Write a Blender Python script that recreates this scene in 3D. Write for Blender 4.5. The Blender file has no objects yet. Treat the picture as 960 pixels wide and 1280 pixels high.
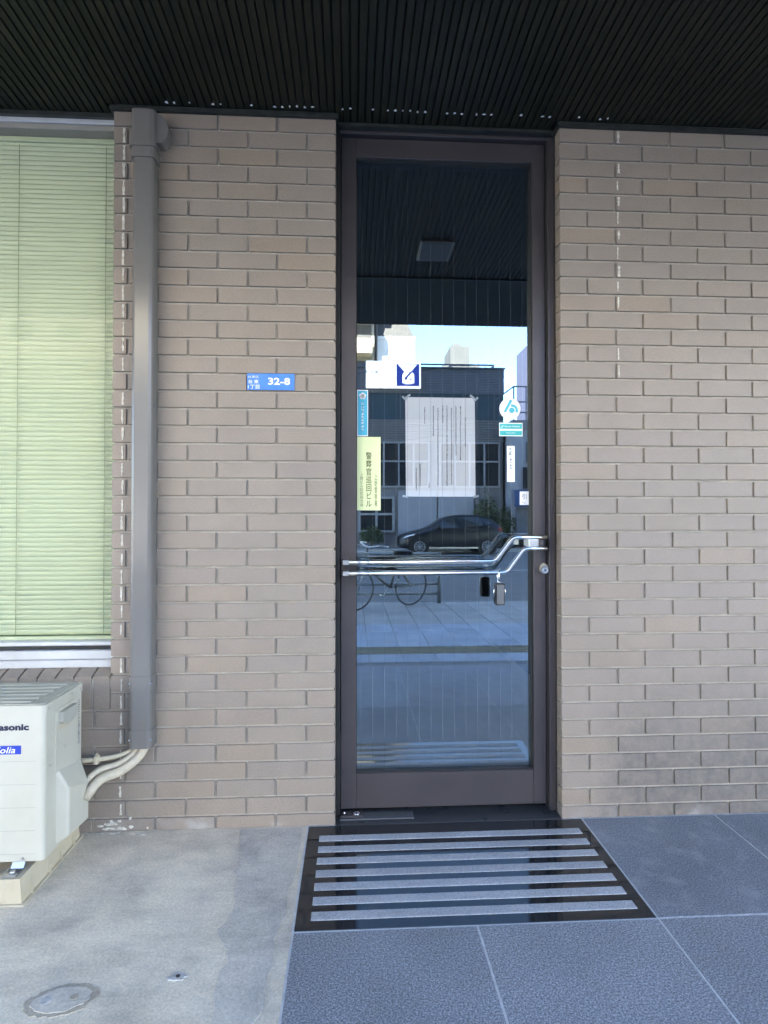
import bpy, math, random
from mathutils import Vector, Matrix

random.seed(11)
R = math.radians
scene = bpy.context.scene
COL = scene.collection

# ------------------------------------------------------------------ camera, sky, sun, exposure
cam_data = bpy.data.cameras.new('camera')
cam = bpy.data.objects.new('camera', cam_data)
COL.objects.link(cam)
cam_data.sensor_fit = 'HORIZONTAL'
cam_data.sensor_width = 36.0
cam_data.lens = 27.13
cam_data.clip_start = 0.02
cam_data.clip_end = 2000.0
cam.location = (0.0, -2.331, 1.22)
cam.rotation_euler = (math.pi / 2 + 0.01304, 0.0, -0.054855)
scene.camera = cam
scene.render.resolution_x, scene.render.resolution_y = 768, 1024

SUN_EL, SUN_AZ = R(38), R(-28)       # azimuth clockwise from +Y: the sun stands behind this building
world = bpy.data.worlds.new('World')
scene.world = world
world.use_nodes = True
wn = world.node_tree
sky = wn.nodes.new('ShaderNodeTexSky')
sky.sky_type = 'NISHITA'
sky.sun_disc = False
sky.sun_elevation = SUN_EL
sky.sun_rotation = SUN_AZ
sky.altitude = 20
sky.air_density = 0.75
sky.dust_density = 0.25
sky.ozone_density = 1.6
wn.links.new(sky.outputs[0], wn.nodes['Background'].inputs[0])
wn.nodes['Background'].inputs[1].default_value = 0.09

sun_data = bpy.data.lights.new('sun', 'SUN')
sun_data.energy = 5.0
sun_data.angle = R(0.5)
sun_data.color = (1.0, 0.94, 0.85)
sun = bpy.data.objects.new('sun', sun_data)
COL.objects.link(sun)
sdir = Vector((math.sin(SUN_AZ) * math.cos(SUN_EL), math.cos(SUN_AZ) * math.cos(SUN_EL), math.sin(SUN_EL)))
sun.rotation_euler = sdir.to_track_quat('Z', 'Y').to_euler()
sun.location = (0, 20, 60)

scene.view_settings.view_transform = 'Standard'
scene.view_settings.look = 'None'
scene.view_settings.gamma = 1.0
scene.view_settings.exposure = 4.15
scene.view_settings.use_curve_mapping = False
scene.cycles.use_denoising = True
scene.cycles.max_bounces = 10
scene.cycles.diffuse_bounces = 6
scene.cycles.glossy_bounces = 5
scene.cycles.transparent_max_bounces = 12
scene.cycles.caustics_reflective = False

# ------------------------------------------------------------------ materials
def nodes_of(name):
    m = bpy.data.materials.new(name)
    m.use_nodes = True
    nt = m.node_tree
    return m, nt, nt.nodes['Principled BSDF']

def N(nt, t, **kw):
    n = nt.nodes.new(t)
    for k, v in kw.items():
        setattr(n, k, v)
    return n

def noise(nt, vec, scale, detail=4.0, rough=0.6):
    n = N(nt, 'ShaderNodeTexNoise')
    n.inputs['Scale'].default_value = scale
    n.inputs['Detail'].default_value = detail
    n.inputs['Roughness'].default_value = rough
    nt.links.new(vec, n.inputs['Vector'])
    return n.outputs['Fac']

def ramp(nt, fac, stops):
    r = N(nt, 'ShaderNodeValToRGB')
    e = r.color_ramp.elements
    while len(e) < len(stops):
        e.new(0.5)
    for el, (p, c) in zip(e, stops):
        el.position = p
        el.color = (c, c, c, 1) if isinstance(c, (int, float)) else (*c, 1)
    nt.links.new(fac, r.inputs[0])
    return r.outputs[0]

def mixc(nt, fac, a, b, mode='MIX'):
    m = N(nt, 'ShaderNodeMix', data_type='RGBA', blend_type=mode)
    for sock, val in ((m.inputs[0], fac), (m.inputs[6], a), (m.inputs[7], b)):
        if hasattr(val, 'is_linked'):
            nt.links.new(val, sock)
        elif isinstance(val, (int, float)):
            sock.default_value = val
        else:
            sock.default_value = (*val, 1)
    return m.outputs[2]

def math_(nt, op, a, b=0.0, clamp=False):
    m = N(nt, 'ShaderNodeMath', operation=op, use_clamp=clamp)
    for sock, val in ((m.inputs[0], a), (m.inputs[1], b)):
        if hasattr(val, 'is_linked'):
            nt.links.new(val, sock)
        else:
            sock.default_value = val
    return m.outputs[0]

def bump(nt, bs, height, strength, dist=0.01):
    b = N(nt, 'ShaderNodeBump')
    b.inputs['Strength'].default_value = strength
    b.inputs['Distance'].default_value = dist
    nt.links.new(height, b.inputs['Height'])
    nt.links.new(b.outputs[0], bs.inputs['Normal'])

def mat(name, col, rough=0.6, metal=0.0, col2=None, scale=8.0, lo=0.35, hi=0.65, bsc=None, bst=0.2, bdist=0.004, rvar=0.0, spec=0.5):
    m, nt, bs = nodes_of(name)
    pos = N(nt, 'ShaderNodeNewGeometry').outputs['Position']
    bs.inputs['Metallic'].default_value = metal
    bs.inputs['Roughness'].default_value = rough
    bs.inputs['Specular IOR Level'].default_value = spec
    c2 = col2 if col2 else tuple(c * 0.88 for c in col)
    f = ramp(nt, noise(nt, pos, scale, 6), [(lo, 0.0), (hi, 1.0)])
    nt.links.new(mixc(nt, f, col, c2), bs.inputs['Base Color'])
    if rvar:
        r = math_(nt, 'MULTIPLY_ADD', noise(nt, pos, scale * 2.3, 5), rvar)
        r.node.inputs[2].default_value = rough - rvar * 0.5
        nt.links.new(r, bs.inputs['Roughness'])
    if bsc:
        bump(nt, bs, noise(nt, pos, bsc, 4), bst, bdist)
    return m

def brick_mat():
    m, nt, bs = nodes_of('taupe_brick_tile')
    geo = N(nt, 'ShaderNodeNewGeometry')
    pos = geo.outputs['Position']
    rnd = N(nt, 'ShaderNodeObjectInfo').outputs['Random']
    c = ramp(nt, rnd, [(0.0, (0.262, 0.210, 0.165)), (0.22, (0.250, 0.208, 0.172)), (0.5, (0.262, 0.215, 0.172)),
                       (0.72, (0.249, 0.205, 0.168)), (0.88, (0.272, 0.215, 0.163)), (1.0, (0.254, 0.213, 0.178))])
    g = ramp(nt, noise(nt, pos, 210, 4, 0.85), [(0.34, 0.80), (0.66, 1.17)])
    c = mixc(nt, 1.0, c, g, 'MULTIPLY')
    g2 = ramp(nt, noise(nt, pos, 7.0, 5), [(0.3, 0.93), (0.7, 1.06)])
    c = mixc(nt, 1.0, c, g2, 'MULTIPLY')
    # splash stain on the right-hand wall, low down, with its own ragged edge
    sx = N(nt, 'ShaderNodeSeparateXYZ'); nt.links.new(pos, sx.inputs[0])
    wob = noise(nt, pos, 5.5, 6, 0.65)
    mx = math_(nt, 'ADD', sx.outputs[0], math_(nt, 'MULTIPLY', wob, 0.30))
    a = ramp(nt, math_(nt, 'SUBTRACT', mx, 1.0), [(0.12, 0.0), (0.30, 1.0)])
    mz = math_(nt, 'ADD', sx.outputs[2], math_(nt, 'MULTIPLY', noise(nt, pos, 3.2, 5), 0.5))
    b = ramp(nt, mz, [(0.46, 1.0), (0.86, 0.0)])
    st = math_(nt, 'MULTIPLY', a, b)
    mott = ramp(nt, noise(nt, pos, 22, 6, 0.7), [(0.28, 0.25), (0.62, 1.0)])
    st = math_(nt, 'MULTIPLY', math_(nt, 'MULTIPLY', st, mott), 0.74)
    c = mixc(nt, st, c, (0.085, 0.082, 0.08))
    # lime bloom along the foot of the walls
    low = ramp(nt, math_(nt, 'ADD', sx.outputs[2], math_(nt, 'MULTIPLY', noise(nt, pos, 26, 6, 0.7), 0.10)), [(0.055, 1.0), (0.10, 0.0)])
    pat = ramp(nt, noise(nt, pos, 4.0, 3), [(0.50, 0.0), (0.66, 0.4)])
    c = mixc(nt, math_(nt, 'MULTIPLY', low, pat), c, (0.55, 0.54, 0.52))
    nt.links.new(c, bs.inputs['Base Color'])
    rr = ramp(nt, noise(nt, pos, 60, 4), [(0.3, 0.42), (0.7, 0.62)])
    nt.links.new(rr, bs.inputs['Roughness'])
    h = math_(nt, 'ADD', noise(nt, pos, 240, 4, 0.7), math_(nt, 'MULTIPLY', noise(nt, pos, 35, 3), 0.6))
    bump(nt, bs, h, 0.35, 0.0012)
    return m

def granite_mat(name, dark, mid, light, rough, stain=0.0, sc=520):
    m, nt, bs = nodes_of(name)
    pos = N(nt, 'ShaderNodeNewGeometry').outputs['Position']
    n1 = noise(nt, pos, sc, 4, 0.85)
    c = ramp(nt, n1, [(0.36, dark), (0.50, mid), (0.64, light)])
    rnd = N(nt, 'ShaderNodeObjectInfo').outputs['Random']
    t = ramp(nt, rnd, [(0, 0.90), (1, 1.10)])
    c = mixc(nt, 1.0, c, t, 'MULTIPLY')
    big = ramp(nt, noise(nt, pos, 3.0, 6, 0.65), [(0.3, 0.84), (0.7, 1.14)])
    c = mixc(nt, 1.0, c, big, 'MULTIPLY')
    if stain:
        s = ramp(nt, noise(nt, pos, 9.0, 8, 0.7), [(0.52, 0.0), (0.74, stain)])
        c = mixc(nt, s, c, (0.42, 0.43, 0.45))
    nt.links.new(c, bs.inputs['Base Color'])
    rr = ramp(nt, noise(nt, pos, 12, 5), [(0.3, rough * 0.85), (0.7, min(1, rough * 1.15))])
    nt.links.new(rr, bs.inputs['Roughness'])
    bump(nt, bs, n1, 0.35 if rough > 0.4 else 0.01, 0.0015)
    return m

def concrete_mat(name='weathered_concrete', tint=(1.0, 1.0, 1.0)):
    m, nt, bs = nodes_of(name)
    pos = N(nt, 'ShaderNodeNewGeometry').outputs['Position']
    a = noise(nt, pos, 3.4, 8, 0.62)
    c = ramp(nt, a, [(0.32, (0.42, 0.37, 0.305)), (0.43, (0.58, 0.515, 0.415)), (0.55, (0.67, 0.59, 0.46)), (0.70, (0.57, 0.51, 0.425))])
    mp = N(nt, 'ShaderNodeMapping'); mp.inputs['Scale'].default_value = (1.0, 2.2, 1.0)
    nt.links.new(pos, mp.inputs[0])
    b = ramp(nt, noise(nt, mp.outputs[0], 2.2, 8, 0.7), [(0.3, 0.72), (0.55, 1.08)])
    c = mixc(nt, 1.0, c, b, 'MULTIPLY')
    g = ramp(nt, noise(nt, pos, 130, 5, 0.8), [(0.3, 0.70), (0.7, 1.22)])
    c = mixc(nt, 1.0, c, g, 'MULTIPLY')
    pits = ramp(nt, noise(nt, pos, 75, 4, 0.8), [(0.26, 0.45), (0.36, 1.0)])
    c = mixc(nt, 1.0, c, pits, 'MULTIPLY')
    c = mixc(nt, 1.0, c, tint, 'MULTIPLY')
    nt.links.new(c, bs.inputs['Base Color'])
    bs.inputs['Roughness'].default_value = 0.8
    bump(nt, bs, math_(nt, 'ADD', noise(nt, pos, 260, 4, 0.7), noise(nt, pos, 18, 5)), 0.4, 0.003)
    return m

def glass_mat(name, refl, tint, gcol, rough=0.0, ior=1.5, dust=0.0):
    m = bpy.data.materials.new(name); m.use_nodes = True
    nt = m.node_tree; nt.nodes.clear()
    out = N(nt, 'ShaderNodeOutputMaterial')
    t = N(nt, 'ShaderNodeBsdfTransparent'); t.inputs[0].default_value = (*tint, 1)
    g = N(nt, 'ShaderNodeBsdfGlossy'); g.inputs['Color'].default_value = (*gcol, 1); g.inputs['Roughness'].default_value = rough
    fr = N(nt, 'ShaderNodeFresnel'); bf = N(nt, 'ShaderNodeNewGeometry').outputs['Backfacing']     # a thin sheet: the same Fresnel term from both sides
    nt.links.new(math_(nt, 'ADD', ior, math_(nt, 'MULTIPLY', bf, 1.0 / ior - ior)), fr.inputs[0])
    fac = math_(nt, 'ADD', fr.outputs[0], refl, True)
    mx = N(nt, 'ShaderNodeMixShader')
    nt.links.new(fac, mx.inputs[0]); nt.links.new(t.outputs[0], mx.inputs[1]); nt.links.new(g.outputs[0], mx.inputs[2])
    if dust:
        pos = N(nt, 'ShaderNodeNewGeometry').outputs['Position']
        d = N(nt, 'ShaderNodeBsdfDiffuse'); d.inputs[0].default_value = (0.75, 0.75, 0.74, 1)
        mp = N(nt, 'ShaderNodeMapping'); mp.inputs['Scale'].default_value = (1, 1, 0.35); nt.links.new(pos, mp.inputs[0])
        a = ramp(nt, noise(nt, mp.outputs[0], 9, 7, 0.7), [(0.42, 0.15 * dust), (0.72, dust)])
        b = ramp(nt, noise(nt, pos, 260, 2), [(0.70, 0.0), (0.76, dust * 2.5)])
        f2 = math_(nt, 'ADD', a, b)
        m2 = N(nt, 'ShaderNodeMixShader')
        nt.links.new(f2, m2.inputs[0]); nt.links.new(mx.outputs[0], m2.inputs[1]); nt.links.new(d.outputs[0], m2.inputs[2])
        mx = m2
    nt.links.new(mx.outputs[0], out.inputs[0])
    return m

def leaf_mat(name, a, b):
    m, nt, bs = nodes_of(name)
    pos = N(nt, 'ShaderNodeNewGeometry').outputs['Position']
    nt.links.new(mixc(nt, ramp(nt, noise(nt, pos, 6, 4), [(0.35, 0.0), (0.65, 1.0)]), a, b), bs.inputs['Base Color'])
    bs.inputs['Roughness'].default_value = 0.6
    return m

BRICK = brick_mat()
MORTAR = mat('pale_mortar', (0.40, 0.36, 0.305), 0.9, col2=(0.30, 0.27, 0.225), scale=14, bsc=500, bst=0.4, bdist=0.001)
CONCRETE = concrete_mat()
PATCH = concrete_mat('trowelled_cement_patch', (0.80, 0.83, 0.90))
SCAR = concrete_mat('dark_cement_scar', (0.62, 0.61, 0.60))
PLUG = mat('pale_filler', (0.5, 0.49, 0.47), 0.8, col2=(0.33, 0.32, 0.3), scale=60)
GRANITE = granite_mat('flamed_grey_granite', (0.060, 0.064, 0.072), (0.195, 0.207, 0.232), (0.46, 0.48, 0.52), 0.62, sc=190)
GRANITE_L = granite_mat('brightened_grey_granite', (0.10, 0.11, 0.125), (0.28, 0.30, 0.335), (0.52, 0.55, 0.60), 0.62, sc=190)  # same granite with lightened colour, to brighten the far rows' reflection in the glass
GRANITE_ST = granite_mat('stained_grey_granite', (0.075, 0.083, 0.098), (0.175, 0.192, 0.225), (0.38, 0.41, 0.46), 0.55, stain=0.45, sc=200)
STRIPM = granite_mat('rough_strip_granite', (0.20, 0.205, 0.22), (0.36, 0.37, 0.39), (0.50, 0.51, 0.54), 0.6, sc=240)
BLACKSTONE = granite_mat('polished_black_granite', (0.010, 0.011, 0.012), (0.016, 0.017, 0.018), (0.030, 0.031, 0.032), 0.07)
JOINT = mat('joint_grout', (0.56, 0.57, 0.58), 0.85, col2=(0.42, 0.43, 0.44), scale=30)
SOFFIT = mat('dark_bronze_soffit', (0.016, 0.016, 0.009), 0.5, 0.0, col2=(0.012, 0.0125, 0.007), scale=5, spec=0.3)
SOFFITB = mat('soffit_backing', (0.008, 0.008, 0.008), 0.8)
TRIM = mat('dark_trim', (0.03, 0.034, 0.032), 0.38, 0.4, col2=(0.05, 0.055, 0.05), scale=20)
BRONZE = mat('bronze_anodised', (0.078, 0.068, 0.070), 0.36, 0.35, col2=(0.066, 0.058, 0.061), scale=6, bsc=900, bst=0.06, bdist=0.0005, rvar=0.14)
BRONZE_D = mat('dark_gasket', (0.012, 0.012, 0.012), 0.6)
CHROME = mat('polished_steel', (0.78, 0.79, 0.80), 0.10, 1.0, col2=(0.72, 0.73, 0.74), scale=40, rvar=0.06)
SATIN = mat('satin_steel', (0.55, 0.55, 0.55), 0.33, 1.0, scale=40)
BRASSY = mat('worn_lock_plate', (0.42, 0.38, 0.30), 0.35, 0.9, scale=60)
BLACKP = mat('black_plastic', (0.02, 0.02, 0.021), 0.42, scale=30)
GREYP = mat('grey_rubber', (0.11, 0.115, 0.12), 0.5, scale=30)
ALU = mat('light_aluminium', (0.56, 0.57, 0.58), 0.4, 0.25, col2=(0.47, 0.47, 0.47), scale=7, rvar=0.1)
ALU_D = mat('beige_aluminium', (0.33, 0.31, 0.27), 0.5, 0.2, scale=7)
def blind_mat():
    m, nt, bs = nodes_of('pale_green_blind')
    pos = N(nt, 'ShaderNodeNewGeometry').outputs['Position']
    rnd = N(nt, 'ShaderNodeObjectInfo').outputs['Random']
    c = mixc(nt, ramp(nt, rnd, [(0, 0.0), (1, 1.0)]), (0.475, 0.515, 0.335), (0.46, 0.50, 0.322))
    nt.links.new(c, bs.inputs['Base Color'])
    bs.inputs['Roughness'].default_value = 0.42
    bs.inputs['Transmission Weight'].default_value = 0.0
    return m
BLIND = blind_mat()
CORD = mat('blind_cord', (0.30, 0.33, 0.20), 0.8)
DOORGLASS = glass_mat('coated_wired_glass', 0.33, (1.0, 1.0, 1.0), (0.80, 0.92, 0.97), rough=0.0, dust=0.003)
CLEAR = glass_mat('clear_glass', 0.0, (0.97, 0.98, 0.97), (1, 1, 1), ior=1.15)
WIRE = mat('glass_wire', (0.22, 0.225, 0.23), 0.5, 0.3)
DUCT = mat('taupe_duct_plastic', (0.165, 0.154, 0.142), 0.19, col2=(0.152, 0.142, 0.130), scale=5, rvar=0.1)
CREAM = mat('ivory_paint', (0.515, 0.485, 0.40), 0.42, col2=(0.47, 0.44, 0.355), scale=6, rvar=0.1)
CREAM_TOP = mat('dusty_ivory_top', (0.40, 0.385, 0.33), 0.55, col2=(0.33, 0.315, 0.265), scale=10, rvar=0.1)
CREAM2 = mat('ivory_plastic', (0.52, 0.455, 0.33), 0.5, col2=(0.45, 0.385, 0.27), scale=12)
TAPE = mat('ivory_pipe_tape', (0.54, 0.47, 0.35), 0.6, col2=(0.44, 0.38, 0.28), scale=35, bsc=70, bst=0.5)
NAVY = mat('navy_ink', (0.012, 0.016, 0.05), 0.5)
BLUEB = mat('blue_badge', (0.015, 0.045, 0.40), 0.4)
WHITEP = mat('white_print', (0.85, 0.85, 0.85), 0.5, col2=(0.8, 0.8, 0.8))
INK = mat('black_ink', (0.03, 0.03, 0.035), 0.7)
INK_G = mat('grey_ink', (0.16, 0.17, 0.18), 0.7)
PLATEB = mat('blue_enamel', (0.045, 0.19, 0.62), 0.35, col2=(0.055, 0.22, 0.66), scale=30)
YELLOWG = mat('pale_yellow_green_print', (0.72, 0.78, 0.42), 0.45, col2=(0.68, 0.74, 0.40), scale=9)
OLIVE = mat('olive_ink', (0.14, 0.15, 0.06), 0.6)
CYANP = mat('cyan_print', (0.06, 0.42, 0.60), 0.45)
TEALP = mat('teal_print', (0.05, 0.48, 0.47), 0.45)
SKYT = mat('light_teal_print', (0.07, 0.46, 0.55), 0.45)
PAPER = mat('white_paper', (0.94, 0.94, 0.94), 0.8, col2=(0.92, 0.92, 0.92), scale=3)
CAULK = mat('old_white_caulk', (0.72, 0.69, 0.61), 0.75, col2=(0.48, 0.44, 0.36), scale=45, bsc=200, bst=0.5)
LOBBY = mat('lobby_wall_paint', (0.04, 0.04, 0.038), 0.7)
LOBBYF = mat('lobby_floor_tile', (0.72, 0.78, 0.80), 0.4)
ASPHALT = mat('asphalt', (0.21, 0.205, 0.195), 0.85, col2=(0.17, 0.167, 0.16), scale=2, bsc=200, bst=0.4)
GROUND = mat('far_ground', (0.12, 0.12, 0.115), 0.9, scale=0.4)
PAVE = granite_mat('bluish_paving', (0.32, 0.36, 0.43), (0.45, 0.50, 0.58), (0.54, 0.58, 0.64), 0.7, sc=300)
PAVE2 = granite_mat('buff_paving', (0.32, 0.32, 0.31), (0.46, 0.46, 0.44), (0.56, 0.55, 0.53), 0.7, sc=300)
TACT = mat('ochre_tactile', (0.42, 0.38, 0.27), 0.8, col2=(0.34, 0.30, 0.21), scale=10)
KERB = mat('kerb_stone', (0.28, 0.28, 0.27), 0.85, col2=(0.2, 0.2, 0.2), scale=6)
ROADW = mat('road_paint', (0.70, 0.70, 0.68), 0.7, col2=(0.5, 0.5, 0.49), scale=12)
CLAD = mat('blue_grey_cladding', (0.12, 0.13, 0.155), 0.6, col2=(0.10, 0.11, 0.13), scale=3)
CLAD2 = mat('grey_cladding', (0.20, 0.205, 0.215), 0.7, col2=(0.16, 0.165, 0.175), scale=2)
PALEW = mat('pale_render', (0.32, 0.34, 0.38), 0.8, col2=(0.28, 0.30, 0.34), scale=1.5)
WHITEW = mat('white_render', (0.80, 0.79, 0.76), 0.8, col2=(0.74, 0.73, 0.70), scale=0.6)
CREAMW = mat('cream_render', (0.74, 0.68, 0.54), 0.8, scale=0.6)
LILACW = mat('lilac_render', (0.085, 0.09, 0.15), 0.8, scale=0.3)
TOWERW = mat('grey_tower_render', (0.11, 0.105, 0.10), 0.8, col2=(0.08, 0.078, 0.076), scale=0.3)
WINGW = mat('buff_render', (0.33, 0.30, 0.23), 0.8, scale=0.6)
ROOFG = mat('grey_slate_roof', (0.060, 0.056, 0.052), 0.8, col2=(0.08, 0.073, 0.066), scale=2)
DARKWIN = mat('dark_window_glass', (0.02, 0.025, 0.03), 0.08, col2=(0.03, 0.035, 0.04), scale=1)
BLUEWIN = mat('blue_window_film', (0.05, 0.085, 0.11), 0.2, scale=1)
MULL = mat('white_mullion', (0.30, 0.32, 0.34), 0.5)
RAILP = mat('blue_grey_rail', (0.08, 0.11, 0.15), 0.45, 0.3)
GALV = mat('galvanised_pipe', (0.35, 0.35, 0.34), 0.45, 0.6)
def glowing_board_mat():
    m, nt, bs = nodes_of('brightened_sign_face')
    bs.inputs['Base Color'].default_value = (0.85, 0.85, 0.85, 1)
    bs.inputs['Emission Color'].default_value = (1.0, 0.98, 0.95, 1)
    bs.inputs['Emission Strength'].default_value = 0.16  # emission added so the white board reads bright although it stands in shade
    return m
SIGNW = glowing_board_mat()
SIGNB = mat('sign_blue', (0.05, 0.09, 0.48), 0.5)
BLUETARP = mat('blue_shutter', (0.05, 0.10, 0.24), 0.6)
CARP = mat('dark_car_paint', (0.022, 0.025, 0.030), 0.32, 0.2, scale=3)
CARG = mat('car_window', (0.03, 0.038, 0.042), 0.04, scale=3)
RUBBER = mat('tyre_rubber', (0.018, 0.018, 0.018), 0.8)
RIMM = mat('alloy_rim', (0.42, 0.43, 0.44), 0.3, 0.9)
LAMPW = mat('headlamp_lens', (0.80, 0.82, 0.85), 0.1)
LAMPR = mat('tail_lamp', (0.35, 0.02, 0.015), 0.2)
BIKERUB = mat('pale_bike_tyre', (0.16, 0.16, 0.15), 0.85)  # even tyre grey, lightened for less contrast with the paving
BIKEM = mat('bike_frame_paint', (0.20, 0.19, 0.16), 0.35, 0.4)
LEAF = leaf_mat('hedge_leaf', (0.055, 0.085, 0.03), (0.10, 0.12, 0.06))
BARK = mat('bark', (0.09, 0.07, 0.05), 0.9)
UPPER = mat('upper_wall_tile', (0.25, 0.22, 0.19), 0.7, scale=2)

# ------------------------------------------------------------------ mesh helpers
def wloc(o):
    v = Vector((0, 0, 0))
    while o is not None:
        v = v + o.location
        o = o.parent
    return v

def link(o, parent=None, loc=(0, 0, 0)):
    COL.objects.link(o)
    if parent is not None:
        o.parent = parent
        o.location = Vector(loc) - wloc(parent)
    else:
        o.location = Vector(loc)
    return o

def tag(o, label=None, category=None, group=None, kind=None):
    for k, v in (('label', label), ('category', category), ('group', group), ('kind', kind)):
        if v:
            o[k] = v
    return o

def thing(name, loc, label, category, group=None):
    o = bpy.data.objects.new(name, None)
    o.empty_display_size = 0.1
    link(o, None, loc)
    return tag(o, label, category, group)

class MB:
    def __init__(self):
        self.v, self.f, self.m, self.s = [], [], [], []
        self.T = Matrix.Identity(4)
    def add(self, vs, fs, mi=0, smooth=False):
        b = len(self.v)
        self.v += [tuple(self.T @ Vector(p)) for p in vs]
        for f in fs:
            self.f.append([b + i for i in f]); self.m.append(mi); self.s.append(smooth)
        return self
    def box(self, x0, x1, y0, y1, z0, z1, mi=0):
        return self.add([(x0, y0, z0), (x1, y0, z0), (x1, y1, z0), (x0, y1, z0), (x0, y0, z1), (x1, y0, z1), (x1, y1, z1), (x0, y1, z1)],
                        [(3, 2, 1, 0), (4, 5, 6, 7), (0, 1, 5, 4), (1, 2, 6, 5), (2, 3, 7, 6), (3, 0, 4, 7)], mi)
    def cbox(self, x0, x1, y0, y1, z0, z1, c=0.002, mi=0):
        """box with chamfered edges: 26 faces"""
        lo, hi = (x0, y0, z0), (x1, y1, z1)
        vs, idx = [], {}
        for sx in (0, 1):
            for sy in (0, 1):
                for sz in (0, 1):
                    for ax in range(3):
                        p = []
                        for k, s in enumerate((sx, sy, sz)):
                            e = hi[k] if s else lo[k]
                            p.append(e if k == ax else (e - c if s else e + c))
                        idx[(sx, sy, sz, ax)] = len(vs); vs.append(tuple(p))
        fs = []
        for ax in range(3):
            o1, o2 = [k for k in range(3) if k != ax]
            for s in (0, 1):
                q = []
                for a, b in ((0, 0), (1, 0), (1, 1), (0, 1)):
                    t = [0, 0, 0]; t[ax] = s; t[o1] = a; t[o2] = b
                    q.append(idx[(*t, ax)])
                fs.append(q)
        for ax in range(3):
            o1, o2 = [k for k in range(3) if k != ax]
            for a in (0, 1):
                for b in (0, 1):
                    q = []
                    for s, w in ((0, o1), (1, o1), (1, o2), (0, o2)):
                        t = [0, 0, 0]; t[ax] = s; t[o1] = a; t[o2] = b
                        q.append(idx[(*t, w)])
                    fs.append(q)
        for sx in (0, 1):
            for sy in (0, 1):
                for sz in (0, 1):
                    fs.append([idx[(sx, sy, sz, k)] for k in range(3)])
        ctr = Vector([(a + b) / 2 for a, b in zip(lo, hi)])
        out = []
        for f in fs:
            p = [Vector(vs[i]) for i in f]
            n = (p[1] - p[0]).cross(p[2] - p[0])
            out.append(f if n.dot(sum(p, Vector()) / len(p) - ctr) > 0 else f[::-1])
        return self.add(vs, out, mi)
    def prism(self, poly, axis, a, b, mi=0, smooth=False):
        """closed 2-D polygon extruded along axis: 'x' (y,z), 'y' (x,z), 'z' (x,y)"""
        def P(p, t):
            return {'x': (t, p[0], p[1]), 'y': (p[0], t, p[1]), 'z': (p[0], p[1], t)}[axis]
        n = len(poly)
        vs = [P(p, a) for p in poly] + [P(p, b) for p in poly]
        area = sum(poly[i][0] * poly[(i + 1) % n][1] - poly[(i + 1) % n][0] * poly[i][1] for i in range(n))
        pos = (area > 0) == (axis != 'y')
        if b < a: pos = not pos
        fs = [list(range(n))[::-1], list(range(n, 2 * n))]
        fs += [[i, (i + 1) % n, n + (i + 1) % n, n + i] for i in range(n)]
        if not pos:
            fs = [f[::-1] for f in fs]
        self.add(vs, fs[:2], mi)
        b0 = len(self.v) - 2 * n
        for f in fs[2:]:
            self.f.append([b0 + i for i in f]); self.m.append(mi); self.s.append(smooth)
        return self
    def tube(self, pts, r, seg=10, mi=0, caps=True, closed=False):
        pts = [Vector(p) for p in pts]
        n = len(pts)
        rs = r if isinstance(r, (list, tuple)) else [r] * n
        up = None
        vs, fs = [], []
        for i, p in enumerate(pts):
            if closed:
                d = pts[(i + 1) % n] - pts[i - 1]
            else:
                d = pts[min(i + 1, n - 1)] - pts[max(i - 1, 0)]
            d.normalize()
            if up is None:
                up = Vector((0, 0, 1)) if abs(d.z) < 0.9 else Vector((0, 1, 0))
            a = d.cross(up); a.normalize()
            b = a.cross(d); b.normalize(); up = b
            for k in range(seg):
                t = 2 * math.pi * k / seg
                vs.append(p + (a * math.cos(t) + b * math.sin(t)) * rs[i])
        m = n if closed else n - 1
        for i in range(m):
            j = (i + 1) % n
            for k in range(seg):
                l = (k + 1) % seg
                fs.append([i * seg + k, i * seg + l, j * seg + l, j * seg + k])
        fs = [f[::-1] for f in fs]
        self.add(vs, fs, mi, True)
        if caps and not closed:
            b0 = len(self.v) - n * seg
            self.f.append([b0 + k for k in range(seg)]); self.m.append(mi); self.s.append(False)
            self.f.append([b0 + (n - 1) * seg + k for k in range(seg)][::-1]); self.m.append(mi); self.s.append(False)
        return self
    def cyl(self, p0, p1, r, seg=16, mi=0):
        return self.tube([p0, p1], r, seg, mi)
    def quad(self, a, b, c, d, mi=0):
        return self.add([a, b, c, d], [(0, 1, 2, 3)], mi)
    def poly(self, pts, mi=0):
        return self.add(pts, [list(range(len(pts)))], mi)
    def mesh(self, name, mats):
        me = bpy.data.meshes.new(name)
        me.from_pydata(self.v, [], self.f)
        for m in (mats if isinstance(mats, (list, tuple)) else [mats]):
            me.materials.append(m)
        me.polygons.foreach_set('material_index', self.m)
        me.polygons.foreach_set('use_smooth', self.s)
        me.update()
        return me
    def build(self, name, mats, parent=None):
        return link(bpy.data.objects.new(name, self.mesh(name, mats)), parent)

def piece(name, me, parent, loc):
    return link(bpy.data.objects.new(name, me), parent, loc)

def arc(cx, cy, r, a0, a1, n):
    return [(cx + r * math.cos(R(a0 + (a1 - a0) * i / n)), cy + r * math.sin(R(a0 + (a1 - a0) * i / n))) for i in range(n + 1)]

def rrect(x0, x1, y0, y1, r, n=4):
    return (arc(x1 - r, y0 + r, r, -90, 0, n) + arc(x1 - r, y1 - r, r, 0, 90, n) + arc(x0 + r, y1 - r, r, 90, 180, n) + arc(x0 + r, y0 + r, r, 180, 270, n))

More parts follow.
